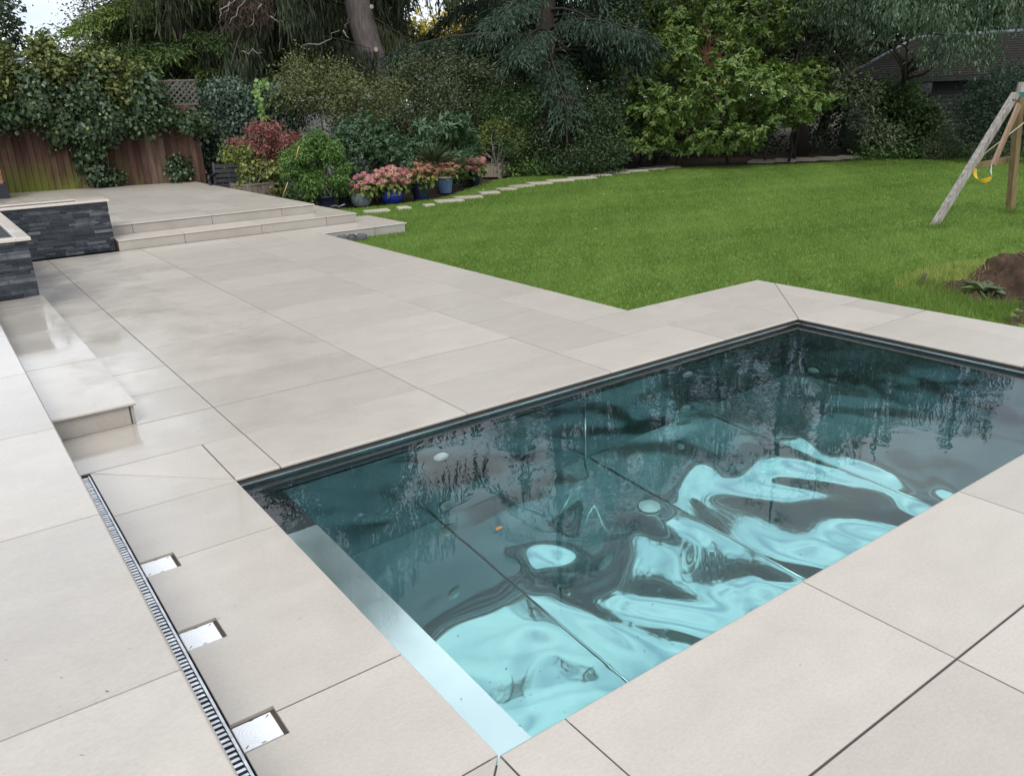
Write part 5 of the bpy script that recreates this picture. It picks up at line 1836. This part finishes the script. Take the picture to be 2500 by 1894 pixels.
shrub('viburnum', 'rounded dark green bush between potted shrub and blue pots', [ell(905, 350, 18.7, 0.75, 0.6), ell(870, 370, 18.7, 0.6, 0.55), ell(950, 380, 18.6, 0.6, 0.55), ell(930, 310, 18.9, 0.5, 0.35), ell(900, 430, 18.8, 0.75, 0.5)],
      14000, 0.075, 0.5, 'laurel', 509, sub=7, rosette=True, clump=9, depth=0.45, group=BG, tvar=0.2, tmid=0.4)
shrub('cherry_laurel', 'laurel with long glossy leaves above the yucca', [ell(1050, 330, 19.8, 0.6, 0.45), ell(1090, 320, 20, 0.6, 0.45), ell(1120, 350, 20, 0.5, 0.5), ell(1030, 370, 19.8, 0.55, 0.5), ell(1100, 400, 20, 0.6, 0.5)],
      3600, 0.17, 0.32, 'laurel', 513, sub=6, rosette=True, clump=9, depth=0.5, droop=0.2, group=BG)
shrub('rose_bush', 'dark rose bush with grey leaves left of the birch', [ell(1300, 310, 24.5, 0.8, 0.6), ell(1350, 340, 24.4, 0.8, 0.7), ell(1290, 370, 24.0, 0.8, 0.6), ell(1370, 300, 25.0, 0.7, 0.5), ell(1420, 350, 25.0, 0.7, 0.7)],
      11000, 0.075, 0.6, 'grey', 517, sub=6, spread=0.13, depth=0.55, group=BG, tmid=0.28, tvar=0.18)
shrub('border_shrub', 'dark leafy shrub at the foot of the birch', [ell(1440, 300, 23.5, 0.8, 0.7), ell(1480, 350, 23.3, 0.8, 0.7), ell(1420, 250, 24, 0.8, 0.6), ell(1460, 390, 23, 0.7, 0.4), ell(1510, 290, 24.6, 0.7, 0.8), ell(1400, 395, 22.8, 0.7, 0.35)],
      13000, 0.09, 0.45, 'dark', 521, sub=6, spread=0.13, depth=0.5, group=BG, tvar=0.22)
shrub('border_shrub', 'green bush under the deodar branches', [ell(1240, 270, 24, 0.9, 0.7), ell(1320, 240, 24.5, 0.9, 0.6), ell(1380, 220, 25, 0.8, 0.6), ell(1250, 340, 23.5, 0.8, 0.6)],
      9000, 0.085, 0.5, 'mid', 525, sub=6, spread=0.14, depth=0.5, group=BG, tmid=0.3)
shrub('understorey', 'dark undergrowth behind the magnolia trunk', [ell(1560, 350, 28, 1.3, 0.9), ell(1700, 345, 29, 1.5, 0.9), ell(1840, 340, 30, 1.6, 1.0), ell(1950, 330, 30.5, 1.2, 1.0), ell(2015, 300, 31.5, 0.9, 1.3), ell(1620, 270, 30, 1.6, 1.2), ell(1750, 250, 31, 1.8, 1.3)],
      11000, 0.13, 0.6, 'dark', 529, sub=6, spread=0.2, depth=0.5, group=BG, tmid=0.25)
shrub('house_shrub', 'tall leafy shrub in front of the summerhouse windows', [ell(2170, 300, 27.6, 0.8, 0.8), ell(2230, 310, 27.4, 0.8, 0.9), ell(2200, 240, 27.8, 0.8, 0.6), ell(2260, 350, 27.4, 0.6, 0.5), ell(2150, 350, 27.6, 0.5, 0.5)],
      9000, 0.11, 0.7, 'mid', 533, sub=6, spread=0.14, depth=0.5, group=BG, tmid=0.3, tvar=0.22)
shrub('yew_bush', 'dark feathery conifer bush at the right end of the summerhouse', [ell(2400, 240, 25.8, 0.8, 0.7), ell(2470, 230, 25.5, 0.9, 0.8), ell(2440, 300, 25.6, 0.8, 0.7), ell(2520, 280, 25.4, 0.8, 0.9)],
      11000, 0.11, 0.25, 'deodar', 537, sub=6, spread=0.13, depth=0.5, group=BG, tmid=0.3)
shrub('border_shrub', 'small twiggy grey shrub below the summerhouse window', [ell(2310, 350, 26.4, 0.42, 0.42), ell(2290, 360, 26.4, 0.35, 0.35)], 2600, 0.055, 0.6, 'grey', 541, spread=0.09, depth=0.5, group=BG)
shrub('border_shrub', 'straggly shrub with pale leaves behind the swing leg', [ell(2390, 330, 25.6, 0.5, 0.5), ell(2440, 345, 25.4, 0.5, 0.45), ell(2500, 340, 25.2, 0.6, 0.5)], 4200, 0.06, 0.6, 'grey', 545, spread=0.12, depth=0.6, group=BG, tmid=0.35)
shrub('box_bush', 'small round dark bush beside the summerhouse corner', [ell(2080, 340, 28.8, 0.4, 0.5)], 1800, 0.06, 0.6, 'dark', 549, spread=0.07, group=BG, tmid=0.2)
shrub('ground_cover', 'low green leafy plants along the summerhouse border', [(*(gp(px, py) + V(0, 0, 0.08)), 0.75, 0.5, 0.18) for px, py in ((2180, 388), (2240, 386), (2300, 384), (2360, 383), (2420, 381), (2490, 379), (2140, 390))],
      5200, 0.09, 0.8, 'fern', 553, stemsn=0, spread=0.1, depth=0.6, group=BG, zmin=-0.16)
shrub('ground_cover', 'low green leafy plants in the border right of the wooden planter', [(*(gp(px, py) + V(0, 0, 0.1)), 0.6, 0.45, 0.22) for px, py in ((1275, 430), (1300, 428), (1330, 424), (1380, 418), (1430, 412), (1310, 412), (1480, 408))],
      5600, 0.09, 0.8, 'fern', 557, stemsn=0, spread=0.1, depth=0.6, group=BG, zmin=-0.16)
shrub('ground_cover', 'dark low leaves in the border between the potted plants', [(*(gp(px, py) + V(0, 0, 0.12)), 0.5, 0.4, 0.25) for px, py in ((740, 492), (830, 480), (900, 470), (980, 465), (1060, 455), (1120, 446))],
      5200, 0.08, 0.7, 'mid', 561, stemsn=0, spread=0.1, depth=0.6, group=BG, zmin=-0.16, tmid=0.35)
# standard rose stem and a stake among the bushes
p = gp(1382, 425)
sr = empty('standard_rose', p, label='thin bare standard rose stem with a reddish tuft', cat='rose')
stems('stem', [bend(p, at(1384, 262, np.hypot(*(p - CAM_LOC)[:2])), 0.015, rt, 5)], 0.03, 0.018, M['twig'], sr)
foliage('leaves', [ell(1384, 255, np.hypot(*(p - CAM_LOC)[:2]), 0.3, 0.22)], 500, 0.07, 0.6, LM['brown'], sr, 565, spread=0.1, depth=0.8)
p = at(640, 330, 20.5)
shrub('acer', 'red-leaved Japanese maple behind the bench', [ell(645, 325, 20.0, 0.42, 0.26), ell(690, 345, 19.9, 0.38, 0.22), ell(610, 365, 20.0, 0.42, 0.2), ell(665, 370, 19.9, 0.42, 0.24), ell(580, 352, 20.1, 0.2, 0.12), ell(715, 330, 20, 0.24, 0.14), ell(650, 400, 20, 0.35, 0.18)],
      4600, 0.075, 0.42, 'acer', 569, stemsn=8, sub=8, spread=0.06, depth=0.6, droop=0.4, cat='maple')
# bamboo canes
M['cane'] = simple('bamboo_cane', (0.50, 0.36, 0.12), (0.38, 0.26, 0.08), 0.6, 6.0)
for (a, c_, lb_) in (((690, 480), (703, 445), 'short slanting yellow bamboo cane at the deck edge'), ((722, 385), (730, 358), 'yellow bamboo cane sticking up among the bright potted shrub')):
    q0, q1 = at(*a, 16.2), at(*c_, 16.2)
    if a[1] < 400: q0, q1 = at(722, 388, 15.7), at(730, 357, 15.7)
    MB().tube([q0, q1], 0.008, 8).build('bamboo_cane', M['cane'], smooth=True, label=lb_, cat='cane', group='bamboo canes')

# ================================================================== pots
M['blue_glaze'] = simple('cobalt_glaze', (0.012, 0.030, 0.30), (0.008, 0.018, 0.20), 0.12, 3.0, coat=0.6)
M['navy_glaze'] = simple('navy_glaze', (0.012, 0.018, 0.045), (0.007, 0.010, 0.026), 0.25, 3.0, coat=0.5)
M['grey_pot'] = simple('grey_stoneware', (0.16, 0.19, 0.20), (0.10, 0.125, 0.135), 0.6, 6.0)
M['blue_grey'] = simple('slate_blue_glaze', (0.10, 0.16, 0.27), (0.06, 0.11, 0.20), 0.4, 4.0)
M['black_pot'] = simple('black_plastic_pot', (0.020, 0.022, 0.028), (0.012, 0.013, 0.016), 0.45, 5.0)
M['navy_pot'] = simple('navy_plastic_pot', (0.020, 0.024, 0.050), (0.012, 0.015, 0.032), 0.45, 5.0)
M['rimclay'] = simple('pot_rim', (0.38, 0.33, 0.27), (0.28, 0.24, 0.20), 0.6, 6.0)


def petal_mat(name, cols):
    m = NT(name)
    a = m.n('Attribute'); a.attribute_name = 'tint'
    oi = m.n('ObjectInfo')
    s_ = m.n('Math'); s_.operation = 'MULTIPLY_ADD'
    s_.inputs[1].default_value = 0.35
    m.t.links.new(a.outputs['Fac'], s_.inputs[0])
    f = m.rng(oi.outputs['Random'], 0, 1, 0.0, 0.65)
    m.t.links.new(f, s_.inputs[2])
    r = m.ramp(s_.outputs[0], [(i / (len(cols) - 1), c) for i, c in enumerate(cols)])
    m.l(r, 'Color', m.b, 'Base Color')
    m.set(Roughness=0.7, Specular_IOR_Level=0.2)
    return m.m


M['petal_pink'] = petal_mat('pink_petals', [(0.30, 0.085, 0.095), (0.42, 0.17, 0.17), (0.50, 0.27, 0.22), (0.46, 0.30, 0.21)])
M['petal_rust'] = petal_mat('faded_petals', [(0.20, 0.085, 0.055), (0.32, 0.15, 0.095), (0.40, 0.22, 0.14), (0.30, 0.19, 0.10)])
M['petal_mauve'] = petal_mat('mauve_petals', [(0.36, 0.12, 0.15), (0.45, 0.20, 0.22), (0.50, 0.28, 0.24), (0.40, 0.20, 0.16)])


def head_mesh(seed, mat):
    """a mophead: many small petals on a dome"""
    r = np.random.default_rng(seed)
    n = 110
    u = rdir(r, n)
    u[:, 2] = np.abs(u[:, 2]) * 1.1 - 0.35
    u = unit(u)
    pos = u * V(1, 1, 0.8) * r.uniform(0.82, 1.05, (n, 1)) * 0.085
    d = unit(np.cross(u, rdir(r, n)))
    pos = pos - d * 0.014
    v, t = kites(pos, d, u, r.uniform(0.024, 0.036, n), 0.026, r, fold=-0.15)
    me = tri_mesh('flower_head', v, t, np.repeat(r.random(n), 4))
    me.materials.append(mat)
    return me


HM = {k_: [head_mesh(600 + i, M[k_]) for i in range(3)] for k_ in ('petal_pink', 'petal_rust', 'petal_mauve')}


def pot_profile(kind, R_, H_):
    if kind == 'bowl': return [(R_ * 0.62, 0), (R_ * 0.80, H_ * 0.12), (R_ * 1.0, H_ * 0.45), (R_ * 1.02, H_ * 0.65), (R_ * 0.93, H_ * 0.88), (R_ * 1.0, H_ * 0.94), (R_ * 1.02, H_), (R_ * 0.9, H_), (R_ * 0.86, H_ * 0.86)]
    if kind == 'grey': return [(R_ * 0.70, 0), (R_ * 0.88, H_ * 0.3), (R_ * 1.0, H_ * 0.75), (R_ * 0.98, H_ * 0.95), (R_ * 1.0, H_), (R_ * 0.92, H_), (R_ * 0.9, H_ * 0.85)]
    if kind == 'tall': return [(R_ * 0.66, 0), (R_ * 0.78, H_ * 0.35), (R_ * 0.93, H_ * 0.80), (R_ * 0.95, H_ * 0.88), (R_ * 1.03, H_ * 0.92), (R_ * 1.03, H_), (R_ * 0.92, H_), (R_ * 0.88, H_ * 0.85)]
    if kind == 'ribbed':
        o = []
        for i in range(13):
            t = i / 12
            o += [(R_ * (0.70 + 0.26 * t), H_ * 0.9 * t), (R_ * (0.725 + 0.26 * t), H_ * 0.9 * (t + 0.04))]
        return o + [(R_ * 1.06, H_ * 0.93), (R_ * 1.08, H_), (R_ * 0.95, H_), (R_ * 0.9, H_ * 0.85)]
    return [(R_ * 0.72, 0), (R_ * 0.92, H_ * 0.85), (R_ * 0.95, H_ * 0.86), (R_ * 1.04, H_ * 0.88), (R_ * 1.04, H_), (R_ * 0.96, H_), (R_ * 0.92, H_ * 0.85)]


def pot_plant(name, label, px, py, wpx, hpx, kind, potmat, cat='potted plant', group=None, rim=None):
    p = gp(px, py, -0.15)
    D = np.linalg.norm(p - CAM_LOC)
    R_ = wpx / 2 / _F * D
    H_ = hpx / _F * D * 1.02
    root = empty(name, p, label=label, cat=cat, group=group)
    LOCAL[0] = True
    prof = pot_profile(kind, R_, H_)
    po = MB().lathe(prof, 32).build('pot', M[potmat], root, smooth=True)
    if kind == 'ribbed' and rim:
        MB().lathe([(R_ * 1.085, H_ * 0.925), (R_ * 1.10, H_ * 0.96), (R_ * 1.085, H_ * 1.005), (R_ * 1.0, H_ * 1.006)], 32).build('rim', M[rim], po, smooth=True)
    MB().lathe([(0.001, H_ * 0.86), (R_ * 0.9, H_ * 0.86)], 24).build('potting_soil', M['soil'], root)
    LOCAL[0] = False
    return root, p, R_, H_


def hydrangea(label, px, py, wpx, hpx, kind, potmat, cx, cyp, fw, fh, nh, petal, seed, rim=None, leafn=260, leaf='hydleaf', hs=1.0):
    root, p, R_, H_ = pot_plant('potted_hydrangea', label, px, py, wpx, hpx, kind, potmat, cat='hydrangea', group='hydrangeas in pots', rim=rim)
    D = math.hypot(p[0] - CAM_LOC[0], p[1] - CAM_LOC[1])
    c_ = at(cx, cyp, D)
    rx, rz_ = fw / 2 / _F * D, fh / 2 / _F * D
    r = np.random.default_rng(seed)
    sl_ = []
    heads = []
    tries = 0
    while len(heads) < nh and tries < 4000:
        tries += 1
        u = unit(r.normal(size=3)); u[2] = u[2] * 0.9 + 0.12
        if u[2] < -0.55: continue
        q = c_ + u * V(rx, rx * 0.9, rz_) * r.uniform(0.72, 1.0)
        if any(np.linalg.norm(q - h_) < 0.085 * hs for h_ in heads): continue
        heads.append(q)
    for i, q in enumerate(heads):
        o = link('flower_head', HM[petal][i % 3], None, root, loc=q, rot=(r.normal(0, 0.35), r.normal(0, 0.35), r.uniform(0, 6.28)))
        s_ = hs * r.uniform(0.8, 1.15)
        o.scale = (s_, s_, s_)
        if i % 2 == 0: sl_.append(bend(p + V(r.normal(0, 0.06), r.normal(0, 0.06), H_ * 0.86), q, 0.05, r, 4))
    stems('stems', sl_, 0.008, 0.005, M['twig'], root)
    n = leafn
    pos = c_ + unit(r.normal(size=(n, 3))) * V(rx, rx * 0.9, rz_) * r.uniform(0.4, 1.0, (n, 1)) + V(0, 0, -rz_ * 0.35)
    pos[:, 2] = np.maximum(pos[:, 2], p[2] + H_ * 0.8)
    nn = unit(pos - c_)
    leaf_obj('leaves', pos, nn + rdir(r, n) * 0.5 + V(0, 0, -0.4), nn * 0.5 + V(0, 0, 0.8) + r.normal(0, 0.3, (n, 3)), r.uniform(0.09, 0.15, n), 0.085, r.uniform(0.1, 0.89, n), LM[leaf], root, r, bow=0.15)


hydrangea('pink hydrangea in a round grey stoneware pot nearest the steps', 884, 501, 52, 28, 'grey', 'grey_pot', 887, 452, 66, 50, 34, 'petal_mauve', 701)
hydrangea('large pink hydrangea in a bright cobalt blue bowl pot', 958, 496, 54, 30, 'bowl', 'blue_glaze', 955, 438, 96, 56, 55, 'petal_pink', 703, leafn=340)
hydrangea('faded russet hydrangea in a tall glossy navy pot', 1029, 487, 50, 40, 'tall', 'navy_glaze', 1032, 418, 80, 52, 44, 'petal_rust', 705, leafn=160)
hydrangea('russet pink hydrangea in a ribbed slate-blue pot with pale rim', 1088, 471, 40, 37, 'ribbed', 'blue_grey', 1095, 408, 56, 42, 26, 'petal_rust', 707, rim='rimclay', leafn=120)
hydrangea('pale pink hydrangea in a dark pot left of the wooden planter', 1160, 452, 36, 26, 'tall', 'navy_glaze', 1154, 402, 66, 50, 34, 'petal_pink', 709, leafn=200, hs=1.05)
# low dark foliage in front of the last hydrangea
shrub('border_shrub', 'dark low evergreen in front of the last hydrangea', [(*(gp(1138, 452) + V(0, 0, 0.22)), 0.32, 0.3, 0.28)], 900, 0.07, 0.55, 'dark', 713, stemsn=3, spread=0.06)

# bright potted shrub
root, p, R_, H_ = pot_plant('potted_shrub', 'bright green leafy shrub in a navy plastic pot at the deck edge', 797, 507, 42, 26, 'plastic', 'navy_pot', cat='potted shrub')
D = math.hypot(p[0] - CAM_LOC[0], p[1] - CAM_LOC[1])
EE = [ell(770, 385, D, 0.42, 0.38), ell(735, 400, D, 0.38, 0.35), ell(805, 395, D, 0.36, 0.36), ell(755, 350, D, 0.3, 0.24), ell(790, 350, D, 0.26, 0.2), ell(740, 435, D, 0.36, 0.28), ell(800, 440, D, 0.34, 0.28), ell(765, 455, D, 0.3, 0.22), ell(712, 425, D, 0.2, 0.2), ell(838, 410, D, 0.16, 0.2)]
foliage('leaves', EE, 12500, 0.078, 0.34, LM['bright'], root, 721, sub=5, clump=10, spread=0.05, depth=0.6, up=0.7, droop=0.15, tvar=0.2)
rr = np.random.default_rng(722)
stems('stems', [bend(p + V(rr.normal(0, 0.05), rr.normal(0, 0.05), H_ * 0.8), np.array(e[:3]) + rr.normal(0, 0.08, 3), 0.04, rr, 5) for e in EE], 0.006, 0.003, M['twig_pale'], root)
sp_ = []
for (px, py) in ((738, 322), (770, 326), (785, 330), (752, 335), (720, 345), (800, 340)):
    q = at(px, py, D)
    for k in range(12):
        sp_.append(q + V(rr.normal(0, 0.02), rr.normal(0, 0.02), -0.016 * k))
sp_ = np.array(sp_)
leaf_obj('shoot_tips', sp_, rdir(rr, len(sp_)) * V(1, 1, 0.3) + V(0, 0, 0.35), V(0, 0, 1) + rr.normal(0, 0.3, (len(sp_), 3)), 0.075, 0.024, rr.uniform(0.6, 0.89, len(sp_)), LM['bright'], root, rr, bow=0.2)
# empty dark pots beside it
for (px, py, w_, h_, lb_) in ((757, 500, 32, 16, 'low black plastic pot left of the navy pot'), (842, 500, 36, 20, 'black plastic pot with drooping leaves left of the grey stoneware pot')):
    root, p, R_, H_ = pot_plant('potted_plant', lb_, px, py, w_, h_, 'plastic', 'black_pot', group='black pots by the deck')
    foliage('leaves', [(p[0], p[1], p[2] + H_ + 0.12, 0.28, 0.25, 0.2)], 520, 0.085, 0.35, LM['mid'], root, 730 + px, spread=0.06, droop=0.5, zmin=p[2] + 0.05)

# wooden planter with the yellowing azalea
M['planter_wood'] = simple('weathered_planter', (0.24, 0.20, 0.155), (0.15, 0.125, 0.10), 0.85, 3.0, stretch=(8, 8, 1), rand=0.12)


def box_planter(label, px, py, wpx, hpx, rz_):
    p = gp(px, py, -0.16)
    D = np.linalg.norm(p - CAM_LOC)
    s_ = wpx / _F * D / 2 * 0.92
    h_ = hpx / _F * D
    root = empty('wooden_planter', p, rz_, label=label, cat='planter', group='square wooden planters')
    LOCAL[0] = True
    n = 6
    for q in range(4):
        a = q * math.pi / 2
        for i in range(n):
            x0 = -s_ + 2 * s_ * i / n
            b = MB(); b.box((x0 + 0.003, -s_, 0.03), (x0 + 2 * s_ / n - 0.003, -s_ + 0.02, h_ * 0.92)); b.build('board', M['planter_wood'], root, rot=(0, 0, a))
        b = MB(); b.box((-s_ - 0.02, -s_ - 0.02, 0), (-s_ + 0.05, -s_ + 0.05, h_)); b.build('corner_post', M['planter_wood'], root, rot=(0, 0, a))
        b = MB(); b.box((-s_ + 0.05, -s_ - 0.012, h_ * 0.90), (s_ - 0.02, -s_ + 0.03, h_ * 0.965)); b.build('top_rail', M['planter_wood'], root, rot=(0, 0, a))
    b = MB(); b.box((-s_ + 0.02, -s_ + 0.02, 0.05), (s_ - 0.02, s_ - 0.02, h_ * 0.82)); b.build('potting_soil', M['soil'], root)
    LOCAL[0] = False
    return root, p, s_, h_


root, p, s_, h_ = box_planter('square wooden planter holding the yellowing azalea', 1208, 433, 56, 34, 0.55)
D = math.hypot(p[0] - CAM_LOC[0], p[1] - CAM_LOC[1])
az = empty('azalea', p + V(0, 0, h_), label='yellowing azalea with bare pale stems in the wooden planter', cat='azalea')
ra = np.random.default_rng(741)
tips = [(1175, 335), (1195, 315), (1215, 305), (1240, 310), (1262, 325), (1270, 350), (1180, 355), (1230, 335), (1205, 345), (1250, 365), (1165, 345), (1225, 318)]
stems('stems', [bend(p + V(ra.normal(0, 0.05), ra.normal(0, 0.05), h_ * 0.8), at(px, py, D) + ra.normal(0, 0.08, 3), 0.06, ra, 6) for px, py in tips], 0.016, 0.006, M['twig_pale'], az)
foliage('leaves', [ell(px, py, D, 0.22, 0.16) for px, py in tips], 2300, 0.075, 0.35, LM['yelgreen'], az, 743, spread=0.08, depth=0.9, up=0.6)

root, p, s_, h_ = box_planter('square wooden planter half hidden behind the raised deck', 622, 500, 70, 50, 0.3)
D = math.hypot(p[0] - CAM_LOC[0], p[1] - CAM_LOC[1])
ys = empty('yellowing_shrub', p + V(0, 0, h_), label='yellow-green leggy shrub in the planter in front of the bench', cat='shrub')
tips = [(575, 380), (590, 395), (600, 370), (560, 375), (605, 420), (640, 400), (630, 425), (655, 440), (600, 450), (675, 415), (690, 400), (620, 460), (665, 460), (640, 470)]
stems('stems', [bend(p + V(ra.normal(0, 0.06), ra.normal(0, 0.06), h_ * 0.8), at(px, py, D) + ra.normal(0, 0.05, 3), 0.06, ra, 6) for px, py in tips], 0.014, 0.006, M['twig_pale'], ys)
foliage('leaves', [ell(px, py, D, 0.17, 0.15) for px, py in tips], 1500, 0.095, 0.75, LM['yelgreen'], ys, 747, spread=0.08, depth=0.9, up=0.5, droop=0.4)

# yucca
p = gp(1062, 470)
p = at(1065, 425, 18.4)
yu = empty('yucca', (p[0], p[1], -0.17), label='spiky dark green yucca behind the navy pot', cat='yucca')
c_ = at(1062, 398, 18.4)
n = 110
ry = np.random.default_rng(751)
u = rdir(ry, n); u[:, 2] = np.abs(u[:, 2]) * 0.9 + 0.05
u = unit(u)
leaf_obj('leaves', np.tile(c_, (n, 1)) + u * 0.03, u, V(0, 0, 1) + ry.normal(0, 0.3, (n, 3)), ry.uniform(0.4, 0.62, n), 0.035, ry.random(n) * 0.85, LM['yucca'], yu, ry, fold=0.25, bow=0.08)
stems('trunk', [[c_ - V(0, 0, 0.35), c_]], 0.03, 0.03, M['twig'], yu, 8)
# rosette weed on the soil
p = gp(2408, 722)
rw = empty('mullein_rosette', p, label='flat rosette of broad grey-green leaves beside the soil heap', cat='weed')
n = 16
rr = np.random.default_rng(761)
a = rr.uniform(0, 6.28, n)
u = np.stack([np.cos(a), np.sin(a), rr.uniform(0.05, 0.8, n)], 1)
leaf_obj('leaves', np.tile(p + V(0, 0, 0.03), (n, 1)), u, V(0, 0, 1) - u * 0.3, rr.uniform(0.16, 0.27, n), rr.uniform(0.09, 0.13, n), rr.random(n) * 0.5 + 0.3, LM['grey'], rw, rr, fold=0.15, bow=0.25)

# ================================================================== grass
M['blade'] = None


def blade_mat():
    m = NT('grass_blade')
    a = m.n('Attribute'); a.attribute_name = 'tint'
    r = m.ramp(a.outputs['Fac'], [(0.0, (0.078, 0.142, 0.022)), (0.45, (0.136, 0.226, 0.040)), (0.82, (0.200, 0.298, 0.066)), (1.0, (0.42, 0.37, 0.11))])
    m.l(r, 'Color', m.b, 'Base Color')
    m.set(Roughness=0.55, Specular_IOR_Level=0.25)
    tr = m.n('BsdfTranslucent'); mixn = m.n('MixShader')
    m.l(r, 'Color', tr, 'Color'); mixn.inputs[0].default_value = 0.3
    m.l(m.b, 'BSDF', mixn, 1); m.l(tr, 'BSDF', mixn, 2); m.l(mixn, 'Shader', m.out, 'Surface')
    return m.m


M['blade'] = blade_mat()


def blades(name, pos, h, w_, tint, rng, parent=None, lean=0.45, **k):
    N = len(pos)
    a = rng.uniform(0, 6.28, N)
    s_ = np.stack([np.cos(a), np.sin(a), 0 * a], 1)
    d = unit(np.stack([rng.normal(0, lean, N), rng.normal(0, lean, N), np.ones(N)], 1))
    v = np.empty((N, 3, 3))
    v[:, 0] = pos - s_ * w_[:, None] / 2
    v[:, 1] = pos + s_ * w_[:, None] / 2
    v[:, 2] = pos + d * h[:, None]
    t = np.arange(3 * N).reshape(N, 3)
    me = tri_mesh(name, v.reshape(-1, 3), t, np.repeat(tint, 3))
    return link(name, me, M['blade'], parent, **k)


rng = np.random.default_rng(801)
NB = 430000
# sample density falls with distance from the camera
cand = np.stack([rng.uniform(3.9, 26, NB * 6), rng.uniform(-4, 14.6, NB * 6)], 1)
dist = np.hypot(cand[:, 0] - CAM_LOC[0], cand[:, 1] - CAM_LOC[1])
azm = np.degrees(np.arctan2(cand[:, 0] - CAM_LOC[0], cand[:, 1] - CAM_LOC[1]))
keep = (rng.random(len(cand)) < np.clip((9.0 / dist) ** 1.5, 0, 1)) & (azm < 75) & in_poly(cand, LAWN)
cand = cand[keep][:NB]
dist = np.hypot(cand[:, 0] - CAM_LOC[0], cand[:, 1] - CAM_LOC[1])
mh = mound_h(cand[:, 0], cand[:, 1])
cov = np.ones(len(cand), bool)
cov &= ~(mh > 0.03)
cov &= ~((cand[:, 0] < 3.953) & (cand[:, 1] < 8.1))
cov &= ~((cand[:, 1] < 1.195) & (cand[:, 0] < 5.772))
cov &= ~((cand[:, 1] > 7.98) & (cand[:, 0] < 5.445) & (cand[:, 1] < 9.4))
cand, dist = cand[cov], dist[cov]
N = len(cand)
X, Y = cand[:, 0], cand[:, 1]
# patchiness of the mown turf
pt = np.zeros(N)
for f, am in ((0.9, 1.0), (1.9, 0.8), (4.1, 0.6), (8.3, 0.45)):
    for _ in range(3):
        a = rng.normal(2.2, 0.5)
        pt += am * np.sin((X * math.cos(a) + Y * math.sin(a)) * f * 1.9 + (X * math.sin(a) - Y * math.cos(a)) * f * 0.5 + rng.uniform(0, 6.28))
tint = np.clip(0.43 + 0.06 * pt + rng.normal(0, 0.15, N), 0, 0.85)
h = rng.uniform(0.022, 0.048, N) * (1 + 0.010 * dist)
wd_ = 0.0035 + 0.00042 * dist
pos = np.stack([X, Y, np.full(N, -0.153)], 1)
# rough, longer grass near the soil heap
dm = np.hypot((X - 7.3) / 1.6, (Y + 0.2) / 1.1)
rg = (dm < 1.0) & (rng.random(N) < 1.2 - dm)
h[rg] *= rng.uniform(1.3, 2.6, rg.sum())
dry = (np.hypot((X - 8.1) / 1.2, (Y - 0.25) / 0.42) < 1) & (rng.random(N) < 0.7)
tint[dry] = rng.uniform(0.78, 1.0, dry.sum())
blades('grass', pos, h, np.broadcast_to(wd_, (N,)), tint, rng, label='short green mown grass of the lawn', cat='grass', kind='stuff')

# tufts of long grass
tufts = [(gp(2290, 556), 260, 0.16, 0.22, 'long grass tuft at the foot of the slanting swing leg'), (gp(2466, 521), 300, 0.17, 0.20, 'long dark grass tuft at the foot of the upright swing leg'),
         (gp(2255, 700), 320, 0.16, 0.17, 'long grass tuft round the short stick'), (gp(2125, 712), 260, 0.12, 0.16, 'dark grass tuft beside the pool coping'), (gp(2340, 715), 300, 0.16, 0.22, 'long grass tuft left of the broad-leaved rosette'),
         (gp(2300, 735), 500, 0.12, 0.55, 'wide rough grass patch between coping and soil heap'), (gp(2430, 755), 300, 0.12, 0.4, 'thin grass patch at the lower edge of the soil heap')]
for (p, n, hh, rad, lb_) in tufts:
    q = np.stack([p[0] + rng.normal(0, rad * 0.5, n), p[1] + rng.normal(0, rad * 0.5, n), np.full(n, -0.155)], 1)
    ok = ~((q[:, 0] < 5.772))
    q = q[ok]; n = len(q)
    blades('grass_tuft', q, rng.uniform(0.4, 1.1, n) * hh, np.full(n, 0.006), np.clip(rng.normal(0.3, 0.2, n), 0, 0.9), rng, lean=0.5, label=lb_, cat='grass tuft', group='tufts of long grass', kind='stuff')
# dry straw on the heap
n = 450
q = np.stack([rng.uniform(7.2, 9.6, n), rng.normal(0.15, 0.22, n), np.zeros(n)], 1)
q[:, 2] = -0.165 + mound_h(q[:, 0], q[:, 1])
blades('straw', q, rng.uniform(0.06, 0.16, n), np.full(n, 0.006), rng.uniform(0.85, 1.0, n), rng, heap, lean=1.0, kind='stuff')
# fallen leaves on the lawn
M['fallen'] = simple('fallen_leaf', (0.50, 0.42, 0.18), (0.40, 0.22, 0.10), 0.7, 1.0, obj=False)
n = 60
cand = np.stack([rng.uniform(5.6, 16, n), rng.uniform(3.5, 12.5, n)], 1)
cand = cand[in_poly(cand, LAWN)]
n = len(cand)
v, t = kites(np.stack([cand[:, 0], cand[:, 1], np.full(n, -0.115)], 1), rdir(rng, n) * V(1, 1, 0.1), V(0, 0, 1) + rng.normal(0, 0.3, (n, 3)), rng.uniform(0.03, 0.06, n), 0.022, rng)
link('fallen_leaves', tri_mesh('fallen_leaves', v, t, np.zeros(len(v))), M['fallen'], label='small yellow fallen leaves scattered over the lawn', cat='leaves', kind='stuff')
